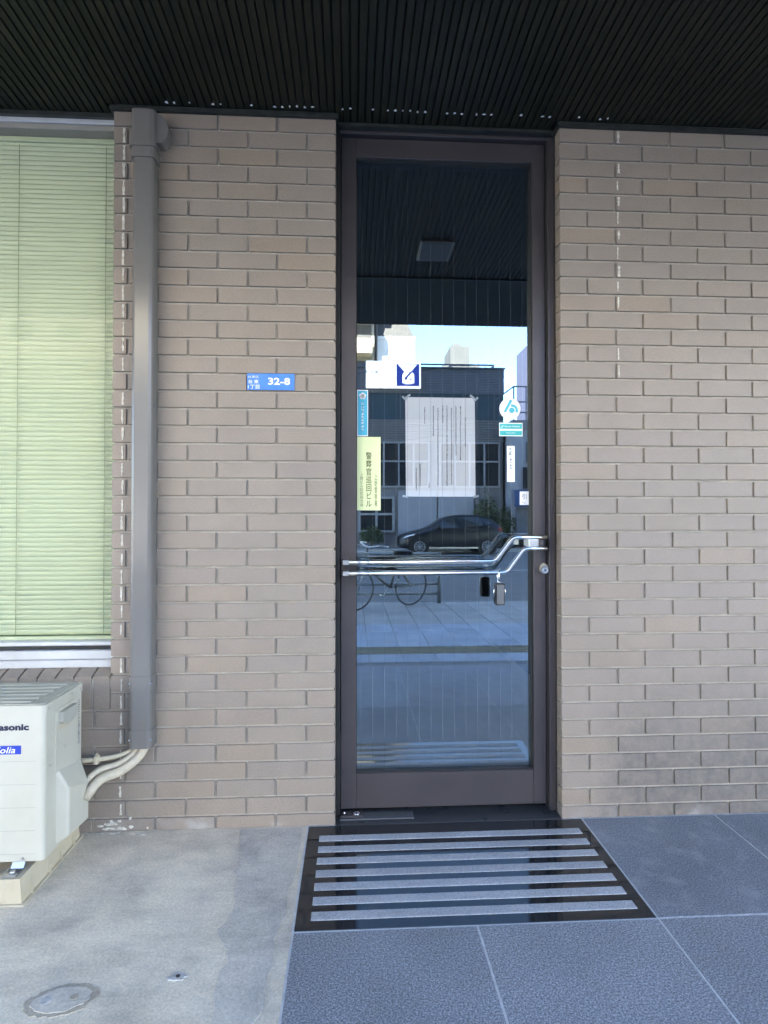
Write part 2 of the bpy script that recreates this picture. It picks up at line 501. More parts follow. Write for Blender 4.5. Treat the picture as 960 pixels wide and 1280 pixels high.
def text(name, body, size, at, m, parent, align='CENTER', bold=0.0, shear=0.0, line=1.0, spacing=1.0, plane='y', width=None, height=None):
    """flat lettering; plane 'y' faces the street (-Y), plane '+y' faces the other way, 'x' faces +X"""
    cu = bpy.data.curves.new(name, 'FONT')
    cu.body = body; cu.size = size; cu.align_x = align; cu.offset = bold; cu.shear = shear
    cu.space_line = line; cu.space_character = spacing; cu.resolution_u = 2
    tmp = bpy.data.objects.new(name, cu)
    COL.objects.link(tmp)
    bpy.context.view_layer.update()
    me = bpy.data.meshes.new_from_object(tmp.evaluated_get(bpy.context.evaluated_depsgraph_get()))
    bpy.data.objects.remove(tmp)
    xs = [v.co.x for v in me.vertices] or [0]; ys = [v.co.y for v in me.vertices] or [0]
    kx = width / (max(xs) - min(xs)) if width else 1.0
    ky = height / (max(ys) - min(ys)) if height else (kx if width else 1.0)
    if height and not width: kx = ky
    x0 = {'CENTER': (max(xs) + min(xs)) / 2, 'LEFT': min(xs), 'RIGHT': max(xs)}[align]
    y0 = (max(ys) + min(ys)) / 2
    for v in me.vertices:
        a, b = (v.co.x - x0) * kx, (v.co.y - y0) * ky
        if plane == 'y': v.co = (at[0] + a, at[1], at[2] + b)
        elif plane == '+y': v.co = (at[0] - a, at[1], at[2] + b)
        else: v.co = (at[0], at[1] + a, at[2] + b)
    me.name = name
    me.materials.clear(); me.materials.append(m)
    return link(bpy.data.objects.new(name, me), parent)

def strokes(mb, x, z, w, y, n=4, t=0.0007, sign=1):
    """an illegible printed character: a few short strokes in a w-sized box centred at (x, z)"""
    for _ in range(n):
        if random.random() < 0.55:
            zz = z + random.uniform(-0.45, 0.45) * w; a = random.uniform(-0.5, -0.1) * w; b = random.uniform(0.1, 0.5) * w
            mb.quad((x + a, y, zz - t / 2), (x + b, y, zz - t / 2), (x + b, y, zz + t / 2), (x + a, y, zz + t / 2))
        else:
            xx = x + random.uniform(-0.4, 0.4) * w; a = random.uniform(-0.5, -0.05) * w; b = random.uniform(0.05, 0.5) * w
            mb.quad((xx - t / 2, y, z + a), (xx + t / 2, y, z + a), (xx + t / 2, y, z + b), (xx - t / 2, y, z + b))

# ================================================================== SETTING: ground and paving
o = MB().box(-400, 400, -400, 60, -0.6, -0.16).build('ground', GROUND); tag(o, kind='structure', label='flat city ground reaching the horizon')
o = MB().box(-60, 60, -19.0, -6.0, -0.5, -0.12).build('road', ASPHALT); tag(o, kind='structure', label='grey asphalt street in front of the porch')
for k in range(14):
    MB().box(-40 + k * 6, -37 + k * 6, -12.6, -12.45, -0.12, -0.116).build('lane_marking', ROADW, o)

conc = MB().box(-12, -0.178, -2.26, 0.3, -0.3, 0.0).build('concrete_floor', CONCRETE)
tag(conc, kind='structure', label='weathered beige concrete floor under the window')
pl = [(-0.436, -0.012), (-0.425, -0.10), (-0.400, -0.2), (-0.405, -0.29), (-0.385, -0.36), (-0.376, -0.44), (-0.372, -0.50), (-0.386, -0.545), (-0.398, -0.585),
      (-0.378, -0.62), (-0.352, -0.655), (-0.343, -0.70), (-0.352, -0.74), (-0.358, -0.79), (-0.344, -0.85), (-0.337, -0.92), (-0.35, -1.05), (-0.33, -1.2),
      (-0.27, -1.2), (-0.262, -1.0), (-0.24, -0.92), (-0.222, -0.84), (-0.228, -0.78), (-0.214, -0.70), (-0.222, -0.62), (-0.205, -0.52), (-0.208, -0.40), (-0.196, -0.25), (-0.198, -0.012)]
fine = []
for i, p in enumerate(pl):
    q = pl[(i + 1) % len(pl)]
    for t in (0, 0.33, 0.66):
        fine.append((p[0] + (q[0] - p[0]) * t + random.uniform(-0.005, 0.005), p[1] + (q[1] - p[1]) * t + (random.uniform(-0.005, 0.005) if p[1] < -0.02 else 0)))
MB().prism(fine, 'z', -0.002, 0.0022).build('cement_patch', PATCH, conc)
def blob(cx, cy, rx, ry, n=22, j=0.12, ang=0.0):
    out = []
    for i in range(n):
        t = 2 * math.pi * i / n; k = 1 + random.uniform(-j, j)
        a, b = rx * k * math.cos(t), ry * k * math.sin(t)
        out.append((cx + a * math.cos(ang) - b * math.sin(ang), cy + a * math.sin(ang) + b * math.cos(ang)))
    return out
MB().prism(blob(-0.735, -0.805, 0.085, 0.050, 40, 0.08, 0.15), 'z', -0.002, 0.0022).build('cement_scar', SCAR, conc)
MB().prism(blob(-0.735, -0.805, 0.069, 0.039, 40, 0.06, 0.15), 'z', 0.0, 0.0038).build('cement_plug', PATCH, conc)
MB().prism(blob(-0.772, -0.806, 0.013, 0.013), 'z', 0.0, 0.0050).build('filled_hole', PLUG, conc)
MB().prism(blob(-0.706, -0.799, 0.011, 0.009), 'z', 0.0, 0.0048).build('filled_hole', SCAR, conc)
MB().prism(blob(-0.465, -0.744, 0.021, 0.013, 18, 0.3), 'z', 0.0, 0.003).build('filled_hole', PLUG, conc)
MB().prism(blob(-0.463, -0.744, 0.006, 0.005), 'z', 0.0, 0.0045).build('anchor_hole', BLACKP, conc)

porch = MB().box(-0.178, 12, -2.26, 0.14, -0.3, -0.0012).build('porch_floor', JOINT)
tag(porch, kind='structure', label='grey granite tiled porch floor in front of the door')
xs = [-0.175, 0.377, 0.937, 1.497, 2.057, 2.617, 3.177]
ys = [0.0, -0.592, -1.19, -1.79, -2.258]
for i in range(len(xs) - 1):
    for j in range(len(ys) - 1):
        if j == 0 and i < 2:
            continue                           # the black slab lies here
        x0, x1, y1, y0 = xs[i] + 0.0033, xs[i + 1] - 0.0033, ys[j] - 0.0033, ys[j + 1] + 0.0033
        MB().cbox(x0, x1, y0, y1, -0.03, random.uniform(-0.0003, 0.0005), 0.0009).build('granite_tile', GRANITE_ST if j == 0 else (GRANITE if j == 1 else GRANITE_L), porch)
MB().box(3.179, 12, -2.258, -0.002, -0.03, 0.0).build('far_tiles', GRANITE, porch)
edge = MB().box(-12, 12, -2.36, -2.26, -0.3, 0.0).build('porch_edging', KERB)
tag(edge, kind='structure', label='narrow grey edging strip between the porch and the pavement')

walk = MB().box(-60, 60, -6.0, -2.36, -0.4, -0.006).build('pavement', BLACKP)
tag(walk, kind='structure', label='street pavement of square tiles beyond the porch')
tile_a = MB().cbox(-0.1465, 0.1465, -0.1465, 0.1465, -0.03, 0.0, 0.002).mesh('paving_tile', PAVE)
tile_b = MB().cbox(-0.1465, 0.1465, -0.1465, 0.1465, -0.03, 0.0, 0.002).mesh('paving_tile', PAVE2)
tact = MB()
for c in range(4):
    tact.tube([(-0.14, -0.105 + c * 0.07, 0.001), (0.14, -0.105 + c * 0.07, 0.001)], 0.006, 6)
tact.cbox(-0.1465, 0.1465, -0.1465, 0.1465, -0.03, 0.0, 0.002)
tact = tact.mesh('tactile_tile', TACT)
for r in range(12):
    yy = -2.52 - r * 0.3
    for c in range(16):
        xx = -1.05 + c * 0.3 + 0.15
        if r == 1: piece('tactile_tile', tact, walk, (xx, yy, 0))
        else: piece('paving_tile', tile_a if r < 6 else tile_b, walk, (xx, yy, 0))
for (a, b) in ((-60, -1.05), (3.75, 60)):
    MB().box(a, b, -5.97, -2.37, -0.03, 0.0).build('far_paving', PAVE, walk)
kerb = MB().cbox(-60, 60, -6.15, -6.0, -0.4, 0.0, 0.01).build('kerb', KERB); tag(kerb, kind='structure', label='stone kerb along the street')
fw = MB().cbox(-60, 60, -22.0, -20.95, -0.4, 0.0, 0.01).build('far_pavement', PAVE2); tag(fw, kind='structure', label='pavement on the far side of the street')
fr = MB().box(-60, 60, -20.95, -19.0, -0.5, -0.118).build('parking_lane', KERB); tag(fr, kind='structure', label='pale parking lane across the street')

# ================================================================== brick walls
TOP, PITCH, W, JT = 2.85, 0.06994, 0.235, 0.0085
XL, XR = -0.0676, 0.855
_bm = {}
def brick_mesh(l, h, d):
    k = (round(l, 4), round(h, 4), round(d, 4))
    if k not in _bm:
        _bm[k] = MB().cbox(-l / 2, l / 2, 0, d, -h / 2, h / 2, 0.0015).mesh('brick', BRICK)
    return _bm[k]
def lay(parent, x0, x1, z0, z1, d=0.02):
    o = piece('brick', brick_mesh(x1 - x0, z1 - z0, d), parent, ((x0 + x1) / 2, random.uniform(-0.0007, 0.0007), (z0 + z1) / 2))
    o.rotation_euler = (random.gauss(0, 0.003), random.gauss(0, 0.0007), random.gauss(0, 0.0018))
    return o

lw = thing('brick_wall', (-0.5, 0.1, 0), 'taupe brick-tiled pier left of the door, with the low wall under the window', 'wall')
MB().box(-0.939, -0.0735, 0.0085, 0.30, 0.0, 2.9).build('mortar', MORTAR, lw)
MB().box(-2.552, -0.939, 0.0085, 0.26, 0.0, 0.595).build('mortar', MORTAR, lw)
for k in range(1, 42):
    zt = TOP - (k - 1) * PITCH - JT / 2
    zb = TOP - k * PITCH + JT / 2
    if k == 41: zb = 0.0015
    odd = k % 2 == 1
    cuts = [XL] + ([XL - W * n for n in (1, 2, 3)] if odd else [XL - 0.115 - W * n for n in (0, 1, 2, 3)]) + [-0.945]
    for i in range(len(cuts) - 1):
        x1 = cuts[i] - (JT / 2 if i else 0)
        x0 = cuts[i + 1] + (JT / 2 if i < len(cuts) - 2 else 0)
        if k >= 35 and i == len(cuts) - 2:
            continue
        lay(lw, x0, x1, zb, zt, 0.055 if i == 0 else 0.02)
    if k >= 35:                                 # rows that run on below the window
        last = cuts[-2]
        n = 0
        while True:
            x1 = last - JT / 2 - n * W; x0 = x1 - W + JT
            if x0 < -2.55: break
            lay(lw, x0, x1, zb, zt); n += 1
ns = 23
for i in range(ns):                             # soldier course and sloping sill tiles
    x1 = -0.9485 - i * 0.0695; x0 = x1 - 0.0615
    lay(lw, x0, x1, TOP - 34 * PITCH + JT / 2, 0.604)
    s = MB(); s.T = Matrix.Translation((0, 0.0, 0))
    s.prism([(-0.002, 0.606), (-0.002, 0.592), (0.085, 0.615), (0.085, 0.640)], 'x', x0, x1)
    s.build('sill_tile', BRICK, lw)
MB().prism([(0.004, 0.598), (0.004, 0.56), (0.09, 0.56), (0.09, 0.634)], 'x', -2.55, -0.9455).build('mortar', MORTAR, lw)
bb = MB()
bb.box(-6, -2.556, 0.0085, 0.3, 0, 2.9, 1)
for k in range(1, 42):
    zt = TOP - (k - 1) * PITCH - JT / 2; zb = max(TOP - k * PITCH + JT / 2, 0.0015)
    for n in range(15):
        x1 = -2.56 - n * W - (W / 2 if k % 2 else 0); x0 = x1 - W + JT
        if x0 > -6: bb.box(x0, x1, 0, 0.02, zb, zt, 0)
o = bb.build('far_bricks', [BRICK, MORTAR], lw); tag(o, kind='stuff')

rw = thing('brick_wall', (1.6, 0.1, 0), 'taupe brick-tiled wall right of the door, stained dark near its foot', 'wall')
MB().box(0.861, 6.0, 0.0085, 0.30, 0.0, 2.9).build('mortar', MORTAR, rw)
far = MB()
for k in range(1, 42):
    zt = TOP - (k - 1) * PITCH - JT / 2
    zb = TOP - k * PITCH + JT / 2
    if k == 41: zb = 0.0015
    x = XR; first = True
    n = 0
    while x < 5.9:
        nx = (XR + W * (n + 1)) if k % 2 else (XR + 0.115 + W * n)
        x0 = x + (0 if first else JT / 2); x1 = nx - JT / 2
        if x0 < 2.24: lay(rw, x0, x1, zb, zt, 0.055 if first else 0.02)
        else: far.box(x0, x1, 0, 0.02, zb, zt)
        x = nx; first = False; n += 1
o = far.build('far_bricks', BRICK, rw); tag(o, kind='stuff')

def residue(xc, w, rows, prob, parent, gap=0.013):
    mb = MB()
    for k in rows:
        if random.random() > prob: continue
        zt = TOP - (k - 1) * PITCH - JT / 2 - random.uniform(0.000, gap); zb = TOP - k * PITCH + JT / 2 + random.uniform(0.000, gap)
        n = 7; c = xc + random.uniform(-0.0015, 0.0015)
        L, Rr = [], []
        for i in range(n):
            z = zt + (zb - zt) * i / (n - 1)
            ww = w * random.uniform(0.45, 1.0) * (0.5 if random.random() < 0.15 else 1)
            L.append((c - ww / 2 + random.uniform(-0.001, 0.001), z)); Rr.append((c + ww / 2 + random.uniform(-0.001, 0.001), z))
        for i in range(n - 1):
            mb.add([(L[i][0], -0.0022, L[i][1]), (L[i + 1][0], -0.0022, L[i + 1][1]), (Rr[i + 1][0], -0.0022, Rr[i + 1][1]), (Rr[i][0], -0.0022, Rr[i][1]),
                    (L[i][0], 0.002, L[i][1]), (L[i + 1][0], 0.002, L[i + 1][1]), (Rr[i + 1][0], 0.002, Rr[i + 1][1]), (Rr[i][0], 0.002, Rr[i][1])],
                   [(0, 1, 2, 3), (0, 4, 5, 1), (2, 6, 7, 3)])
    o = mb.build('caulk_residue', CAULK, parent); tag(o, kind='stuff', label='broken vertical streak of old pale caulk')
residue(-0.905, 0.0125, range(2, 10), 1.0, lw, 0.003)
residue(-0.904, 0.009, range(10, 41), 0.9, lw, 0.012)
residue(1.104, 0.012, range(1, 10, 2), 1.0, rw, 0.022)
residue(1.1, 0.007, list(range(2, 9, 2)) + list(range(10, 16)), 0.85, rw)

sm_ = MB()
for i in range(18):
    x = -0.985 + abs(random.gauss(0, 0.075)); z = 0.012 + random.random() ** 2 * 0.05
    b_ = blob(x, z, random.uniform(0.004, 0.014), random.uniform(0.002, 0.006), 9, 0.4)
    sm_.prism(b_, 'y', 0.003, -0.0012 - i * 0.00013)
for i in range(9):
    b_ = blob(-0.99 + random.random() * 0.22, -0.004 - random.random() ** 2 * 0.03, random.uniform(0.003, 0.012), random.uniform(0.002, 0.005), 9, 0.4)
    sm_.prism(b_, 'z', -0.001, 0.0012 + i * 0.0002)
o = sm_.build('plaster_crumbs', CAULK, lw); tag(o, kind='stuff', label='pale plaster crumbs at the foot of the pier')

# ================================================================== soffit
sof = MB().box(-6, 6, -1.295, 0.30, 2.874, 2.90).build('soffit', SOFFITB)
tag(sof, kind='structure', label='near-black ribbed metal soffit over the porch')
def slat_mesh(y1):
    return MB().cbox(-0.0122, 0.0122, -1.29, y1, 2.857, 2.874, 0.0018).mesh('slat', SOFFIT)
s_short, s_long = slat_mesh(-0.0165), slat_mesh(0.048)
for i in range(-86, 108):
    x = i * 0.03 + 0.006
    inner = (XL + 0.012 < x < XR - 0.012) or (-2.54 < x < -0.96)
    piece('slat', s_long if inner else s_short, sof, (x, 0, random.uniform(-0.0006, 0.0006)))
MB().box(-12, 12, -2.25, -1.30, 2.858, 2.90).build('edge_panel', SOFFIT, sof)
MB().box(-6, 6, -1.31, -1.292, 2.848, 2.874).build('edge_trim', TRIM, sof)
MB().box(-6, -2.602, -1.29, 0.0, 2.858, 2.8735).build('far_slats', SOFFIT, sof)
MB().box(3.235, 6, -1.29, 0.0, 2.858, 2.8735).build('far_slats', SOFFIT, sof)
for (a, b) in ((-0.957, XL + 0.011), (XR - 0.011, 6.0), (-6, -2.54)):
    MB().box(a, b, -0.016, -0.002, 2.838, 2.856).build('wall_trim', TRIM, sof)
MB().box(XL - 0.001, XL + 0.011, -0.0015, 0.05, 2.8385, 2.8555).build('wall_trim', TRIM, sof)
MB().box(XR - 0.011, XR + 0.001, -0.0015, 0.05, 2.8385, 2.8555).build('wall_trim', TRIM, sof)
MB().box(-0.957, -0.946, -0.0015, 0.05, 2.8385, 2.8555).build('wall_trim', TRIM, sof)
MB().box(-2.538, -0.958, 0.034, 0.050, 2.838, 2.8555).build('wall_trim', TRIM, sof)
MB().box(XL + 0.012, XR - 0.012, 0.036, 0.050, 2.842, 2.8555).build('wall_trim', TRIM, sof)
fl = MB()  # white flecks painted in for light leaking between the slats
for px in (-0.728, -0.70, -0.64, -0.548, -0.525, -0.392, -0.295, -0.27, -0.245, -0.215, -0.187, -0.16, -0.041, -0.016, 0.075, 0.142, 0.165, 0.197, 0.227, 0.259, 0.289,
           0.379, 0.405, 0.434, 0.498, 0.524, 0.556, 0.672, 0.765, 0.795, 0.919, 1.008, 1.03):
    n = round((px - 0.021) / 0.03); x = n * 0.03 + 0.021
    w = random.uniform(0.003, 0.0075); d = random.uniform(0.003, 0.006)
    fl.prism(blob(x, -0.040 + random.uniform(-0.004, 0.004), w, d, 8, 0.3), 'z', 2.8560, 2.8585)
o = fl.build('light_leak_flecks', WHITEP, sof); tag(o, kind='stuff', label='row of white flecks standing in for light leaking between the slats')
lamp = thing('soffit_lamp', (0.5, -0.88, 2.855), 'small unlit rectangular lamp panel set in the dark soffit', 'lamp')
MB().cbox(0.40, 0.60, -1.01, -0.76, 2.842, 2.858, 0.003).build('lamp_frame', ALU_D, lamp)
MB().cbox(0.413, 0.587, -0.997, -0.773, 2.839, 2.845, 0.002).build('diffuser', GREYP, lamp)

# ================================================================== this building's mass and the rooms behind the openings
up = thing('upper_storeys', (0, 4, 2.9), 'upper storeys of the tiled building above the dark soffit', 'building')
MB().box(-14, 16, -2.24, 12, 2.902, 27).build('wall', UPPER, up)
for k in range(7):
    for n in range(9):
        MB().box(-12 + n * 3, -10.2 + n * 3, -2.262, -2.242, 4.2 + k * 3.2, 6.0 + k * 3.2).build('window', DARKWIN, up)
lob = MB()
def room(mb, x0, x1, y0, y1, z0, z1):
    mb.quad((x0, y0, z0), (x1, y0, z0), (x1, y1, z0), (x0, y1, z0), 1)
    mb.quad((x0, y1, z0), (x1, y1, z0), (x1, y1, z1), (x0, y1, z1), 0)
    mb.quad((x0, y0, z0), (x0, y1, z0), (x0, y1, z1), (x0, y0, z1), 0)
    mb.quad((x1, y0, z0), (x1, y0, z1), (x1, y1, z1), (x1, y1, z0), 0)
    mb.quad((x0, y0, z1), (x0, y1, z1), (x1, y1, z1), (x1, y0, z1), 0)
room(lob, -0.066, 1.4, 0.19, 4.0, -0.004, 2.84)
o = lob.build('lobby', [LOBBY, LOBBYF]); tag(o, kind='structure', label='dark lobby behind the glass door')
rm = MB(); room(rm, -2.54, -0.1, 0.32, 4.0, 0.0, 2.86)
o = rm.build('room', [LOBBY, LOBBYF]); tag(o, kind='structure', label='dark room behind the window blind')

# ================================================================== window and blind
win = thing('window', (-1.75, 0.1, 0.63), 'aluminium-framed office window above the air conditioner', 'window')
WX0, WX1 = -2.545, -0.942
MB().cbox(WX0, WX1, 0.052, 0.16, 2.822, 2.856, 0.002).build('frame_head', ALU, win)
MB().cbox(WX0, WX1, 0.060, 0.16, 2.8005, 2.8215, 0.002).build('frame_head', ALU_D, win)
MB().cbox(WX0, WX1, 0.056, 0.16, 0.660, 0.696, 0.003).build('frame_sill', ALU, win)
MB().cbox(WX0, WX1, 0.050, 0.15, 0.628, 0.6595, 0.003).build('frame_sill', ALU, win)
MB().cbox(WX0, WX1, 0.076, 0.16, 0.697, 0.7115, 0.002).build('frame_sill', BRONZE_D, win)
MB().cbox(WX0, WX1, 0.066, 0.16, 0.712, 0.730, 0.003).build('frame_sill', ALU, win)
MB().cbox(WX0, WX0 + 0.03, 0.06, 0.16, 0.7305, 2.800, 0.002).build('frame_jamb', ALU, win)
MB().cbox(WX1 - 0.014, WX1, 0.09, 0.16, 0.7305, 2.800, 0.002).build('frame_jamb', ALU, win)
MB().quad((WX0 + 0.03, 0.10, 0.7305), (WX1 - 0.014, 0.10, 0.7305), (WX1 - 0.014, 0.10, 2.800), (WX0 + 0.03, 0.10, 2.800)).build('pane', CLEAR, win)
bl = thing('venetian_blind', (-1.75, 0.13, 0.74), 'closed pale green venetian blind behind the window pane', 'blind')
a = MB()
prof = []
for i in range(7):
    t = -1 + 2 * i / 6
    prof.append((0.0035 * (t * t) - 0.0045 * t, 0.0122 * t))
vs, fs = [], []
for (x) in (-2.50, -0.957):
    for (dy, dz) in prof: vs.append((x, dy, dz))
    for (dy, dz) in reversed(prof): vs.append((x, dy + 0.0006, dz))
n = len(prof) * 2
for i in range(n):
    j = (i + 1) % n
    fs.append([i, j, n + j, n + i])
a.add(vs, fs, 0, True)
sm = a.mesh('slat', BLIND)
z = 2.776
cnt = 0
while z > 0.750:
    o = piece('slat', sm, bl, (0, 0.125 + random.uniform(-0.0002, 0.0002), z)); o.rotation_euler = (random.gauss(0, 0.012), random.gauss(0, 0.0002), 0)
    z -= 0.0198; cnt += 1
MB().cbox(-2.5, -0.957, 0.112, 0.14, 2.780, 2.800, 0.002).build('head_rail', BLIND, bl)
MB().cbox(-2.5, -0.957, 0.112, 0.137, 0.722, 0.742, 0.002).build('bottom_rail', BLIND, bl)
for x in (-2.35, -1.86, -1.372, -1.022):
    MB().tube([(x, 0.1165, 0.75), (x, 0.1165, 2.77)], 0.0011, 5).build('ladder_cord', CORD, bl)

# ================================================================== door frame and door
df = thing('door_frame', (0.39, 0.1, 0.0), 'dark bronze metal frame around the glass door', 'door frame')
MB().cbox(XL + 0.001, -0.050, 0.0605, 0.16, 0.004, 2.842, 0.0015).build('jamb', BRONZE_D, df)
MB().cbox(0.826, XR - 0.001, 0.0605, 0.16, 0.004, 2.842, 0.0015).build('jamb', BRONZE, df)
MB().cbox(0.8215, 0.8255, 0.075, 0.16, 0.02, 2.82, 0.001).build('door_stop', BRONZE_D, df)
MB().cbox(XL + 0.001, XR - 0.001, 0.0515, 0.16, 2.8425, 2.857, 0.0015).build('head', TRIM, df)
MB().cbox(-0.0495, 0.8255, 0.0625, 0.16, 2.828, 2.842, 0.0015).build('head', BRONZE, df)

door = thing('glass_door', (0.39, 0.11, 0.02), 'tall wired-glass door in a dark bronze frame, plastered with stickers', 'door')
DY0, DY1 = 0.085, 0.138
MB().cbox(-0.047, 0.0165, DY0, DY1, 0.022, 2.825, 0.002).build('stile', BRONZE, door)
MB().cbox(0.7665, 0.820, DY0, DY1, 0.022, 2.825, 0.002).build('stile', BRONZE, door)
MB().cbox(0.017, 0.766, DY0 + 0.0008, DY1, 2.745, 2.825, 0.002).build('top_rail', BRONZE, door)
MB().cbox(0.017, 0.766, DY0 + 0.0008, DY1, 0.022, 0.166, 0.002).build('bottom_rail', BRONZE, door)
for (x0, x1, z0, z1) in ((0.017, 0.0195, 0.166, 2.745), (0.7635, 0.766, 0.166, 2.745), (0.0196, 0.7634, 0.1662, 0.1695), (0.0196, 0.7634, 2.7415, 2.7448)):
    MB().box(x0, x1, 0.096, 0.124, z0, z1).build('glazing_bead', BRONZE_D, door)
pm = MB()
x0, x1, y0, y1, z0, z1 = 0.0172, 0.7658, 0.125, 0.131, 0.167, 2.744
pm.quad((x0, y0, z0), (x1, y0, z0), (x1, y0, z1), (x0, y0, z1), 0)
pane = pm.build('pane', DOORGLASS, door)
for i in range(15):
    x = 0.0375 + i * 0.0497
    if x < 0.763:
        MB().box(x - 0.00034, x + 0.00034, 0.1254, 0.1262, 0.1672, 2.7438).build('wire', WIRE, pane)
# push bars
def bent(pts, r, n=6):
    pts = [Vector(p) for p in pts]
    out = [pts[0]]
    for i in range(1, len(pts) - 1):
        a, b, c = pts[i - 1], pts[i], pts[i + 1]
        u, w = (a - b).normalized(), (c - b).normalized()
        d = min(r, (a - b).length * 0.49, (c - b).length * 0.49)
        for k in range(n + 1):
            t = k / n
            out.append((b + u * d) * (1 - t) ** 2 + b * 2 * t * (1 - t) + (b + w * d) * t * t)
    out.append(pts[-1])
    return out
HY = 0.015
hd = MB().tube(bent([(-0.036, HY, 1.047), (0.585, HY, 1.050), (0.660, HY, 1.147), (0.800, HY, 1.147)], 0.020), 0.0098, 16).build('push_bar', CHROME, door)
hd2 = MB().tube(bent([(-0.036, HY, 1.002), (0.634, HY, 1.003), (0.706, HY, 1.101), (0.800, HY, 1.101)], 0.020), 0.0098, 16).build('push_bar', CHROME, door)
MB().cbox(0.725, 0.766, HY - 0.004, 0.0848, 1.1085, 1.1395, 0.002).build('bar_post', SATIN, door)
MB().cbox(0.7665, 0.790, HY + 0.006, 0.0848, 1.1105, 1.1375, 0.002).build('bar_post', BRONZE, door)
for zc in (1.047, 1.002):
    MB().cbox(-0.038, -0.014, HY - 0.0105, 0.0848, zc - 0.0104, zc + 0.0104, 0.002).build('bar_post', SATIN, door)
    MB().tube([(-0.0135, HY, zc), (0.068, HY, zc)], 0.0106, 16).build('bar_sleeve', SATIN, door)
MB().prism([(0.808 + p[0] * 0.019, 1.010 + p[1] * (0.026 if p[1] > 0 else 0.019)) for p in arc(0, 0, 1, 0, 360, 24)[:-1]], 'y', 0.074, 0.0846).build('lock_plate', BRASSY, door)
lk = MB().cyl((0.806, 0.052, 1.008), (0.806, 0.074, 1.008), 0.0145, 24).build('lock_cylinder', CHROME, door)
MB().tube([(0.806 + 0.0095 * math.cos(t * 0.3927), 0.0515, 1.008 + 0.0095 * math.sin(t * 0.3927)) for t in range(16)], 0.0012, 6, closed=True).build('lock_ring', SATIN, lk)
MB().box(0.8048, 0.8072, 0.0505, 0.0525, 1.003, 1.013).build('keyhole', BLACKP, lk)
# threshold and floor hinge
slab = thing('entrance_slab', (0.38, -0.3, 0.0), 'polished black granite slab with seven grey anti-slip strips before the door', 'entrance slab')
MB().cbox(-0.172, 0.934, -0.589, -0.0015, -0.03, 0.0, 0.0015).build('slab', BLACKSTONE, slab)
for yc in (-0.093, -0.166, -0.239, -0.313, -0.384, -0.456, -0.527):
    MB().cbox(-0.125, 0.895, yc - 0.0195, yc + 0.0195, -0.004, 0.0018, 0.0012).build('anti_slip_strip', STRIPM, slab)
th = MB().cbox(XL + 0.001, XR - 0.001, -0.001, 0.16, -0.03, 0.0025, 0.0015).build('threshold', granite_mat('threshold_stone', (0.02, 0.022, 0.025), (0.032, 0.034, 0.037), (0.06, 0.062, 0.066), 0.3))
tag(th, 'dull black stone threshold under the glass door', 'threshold')
fh = thing('floor_hinge', (0.1, 0.06, 0.0), 'scuffed metal floor-hinge cover in the left corner of the doorway', 'door hinge')
MB().cbox(-0.049, 0.252, 0.028, 0.084, 0.0026, 0.0085, 0.0018).build('cover_plate', mat('scuffed_steel', (0.16, 0.165, 0.175), 0.42, 0.6, scale=30), fh)
MB().cbox(-0.046, 0.045, 0.036, 0.083, 0.0086, 0.0165, 0.003).build('pivot_block', BRONZE, fh)
MB().cyl((0.018, 0.055, 0.0166), (0.018, 0.055, 0.0205), 0.013, 18).build('pivot_cap', CHROME, fh)
MB().cyl((-0.031, 0.046, 0.0166), (-0.031, 0.046, 0.030), 0.003, 10).build('pivot_pin', CHROME, fh)

# key safe hanging from the lower push bar
ks = thing('key_lockbox', (0.597, 0.0, 0.877), 'small black key lockbox hanging by its shackle from the lower push bar', 'lockbox')
MB().prism(rrect(0.578, 0.616, 0.874, 0.962, 0.005), 'y', -0.020, 0.012).build('case', BLACKP, ks)
MB().prism(rrect(0.583, 0.611, 0.879, 0.957, 0.004), 'y', -0.0235, -0.0202).build('front_door', GREYP, ks)
MB().tube([(0.576, -0.006, 0.887), (0.574, -0.008, 0.925), (0.577, -0.006, 0.953)], 0.0024, 8).build('edge_strip', CHROME, ks)
MB().tube([(0.618, -0.006, 0.885), (0.6205, -0.008, 0.925), (0.617, -0.006, 0.955)], 0.0024, 8).build('edge_strip', CHROME, ks)
MB().tube([(0.597, 0.003, 0.960), (0.597, 0.0, 0.985), (0.5975, 0.001, 1.008), (0.598, 0.012, 1.0175), (0.598, 0.026, 1.012), (0.598, 0.031, 0.995), (0.598, 0.024, 0.975), (0.597, 0.009, 0.960)], 0.0032, 10).build('shackle', CHROME, ks)
MB().cyl((0.597, -0.002, 0.9625), (0.597, -0.002, 0.968), 0.006, 12).build('shackle_collar', CHROME, ks)

# ================================================================== notices on the door
SY = 0.1242
def sheet(x0, x1, z0, z1, m, parent, name='backing', y=SY):
    return MB().box(x0, x1, y, y + 0.0005, z0, z1).build(name, m, parent)
t = thing('cyan_sticker', (0.041, SY, 1.575), 'narrow cyan sticker with white flower above the yellow sign', 'sticker')
sheet(0.0205, 0.0668, 1.574, 1.771, WHITEP, t)
sheet(0.0235, 0.0638, 1.578, 1.767, CYANP, t, 'print', SY - 0.0004)
fm = MB()
for k in range(5):
    a0 = R(90 + 72 * k)
    cx, cz = 0.0437 + 0.0085 * math.cos(a0), 1.745 + 0.0085 * math.sin(a0)
    fm.poly([(cx + p[0], SY - 0.0006, cz + p[1]) for p in arc(0, 0, 0.0068, 0, 360, 10)[:-1]])
fm.poly([(0.0437 + p[0], SY - 0.0006, 1.745 + p[1]) for p in arc(0, 0, 0.007, 0, 360, 10)[:-1]])
fm.build('flower', WHITEP, t)
gm = MB()
for k in range(9):
    strokes(gm, 0.0437, 1.711 - k * 0.0137, 0.0125, SY - 0.0006, 6, 0.0019)
gm.build('lettering', WHITEP, t)

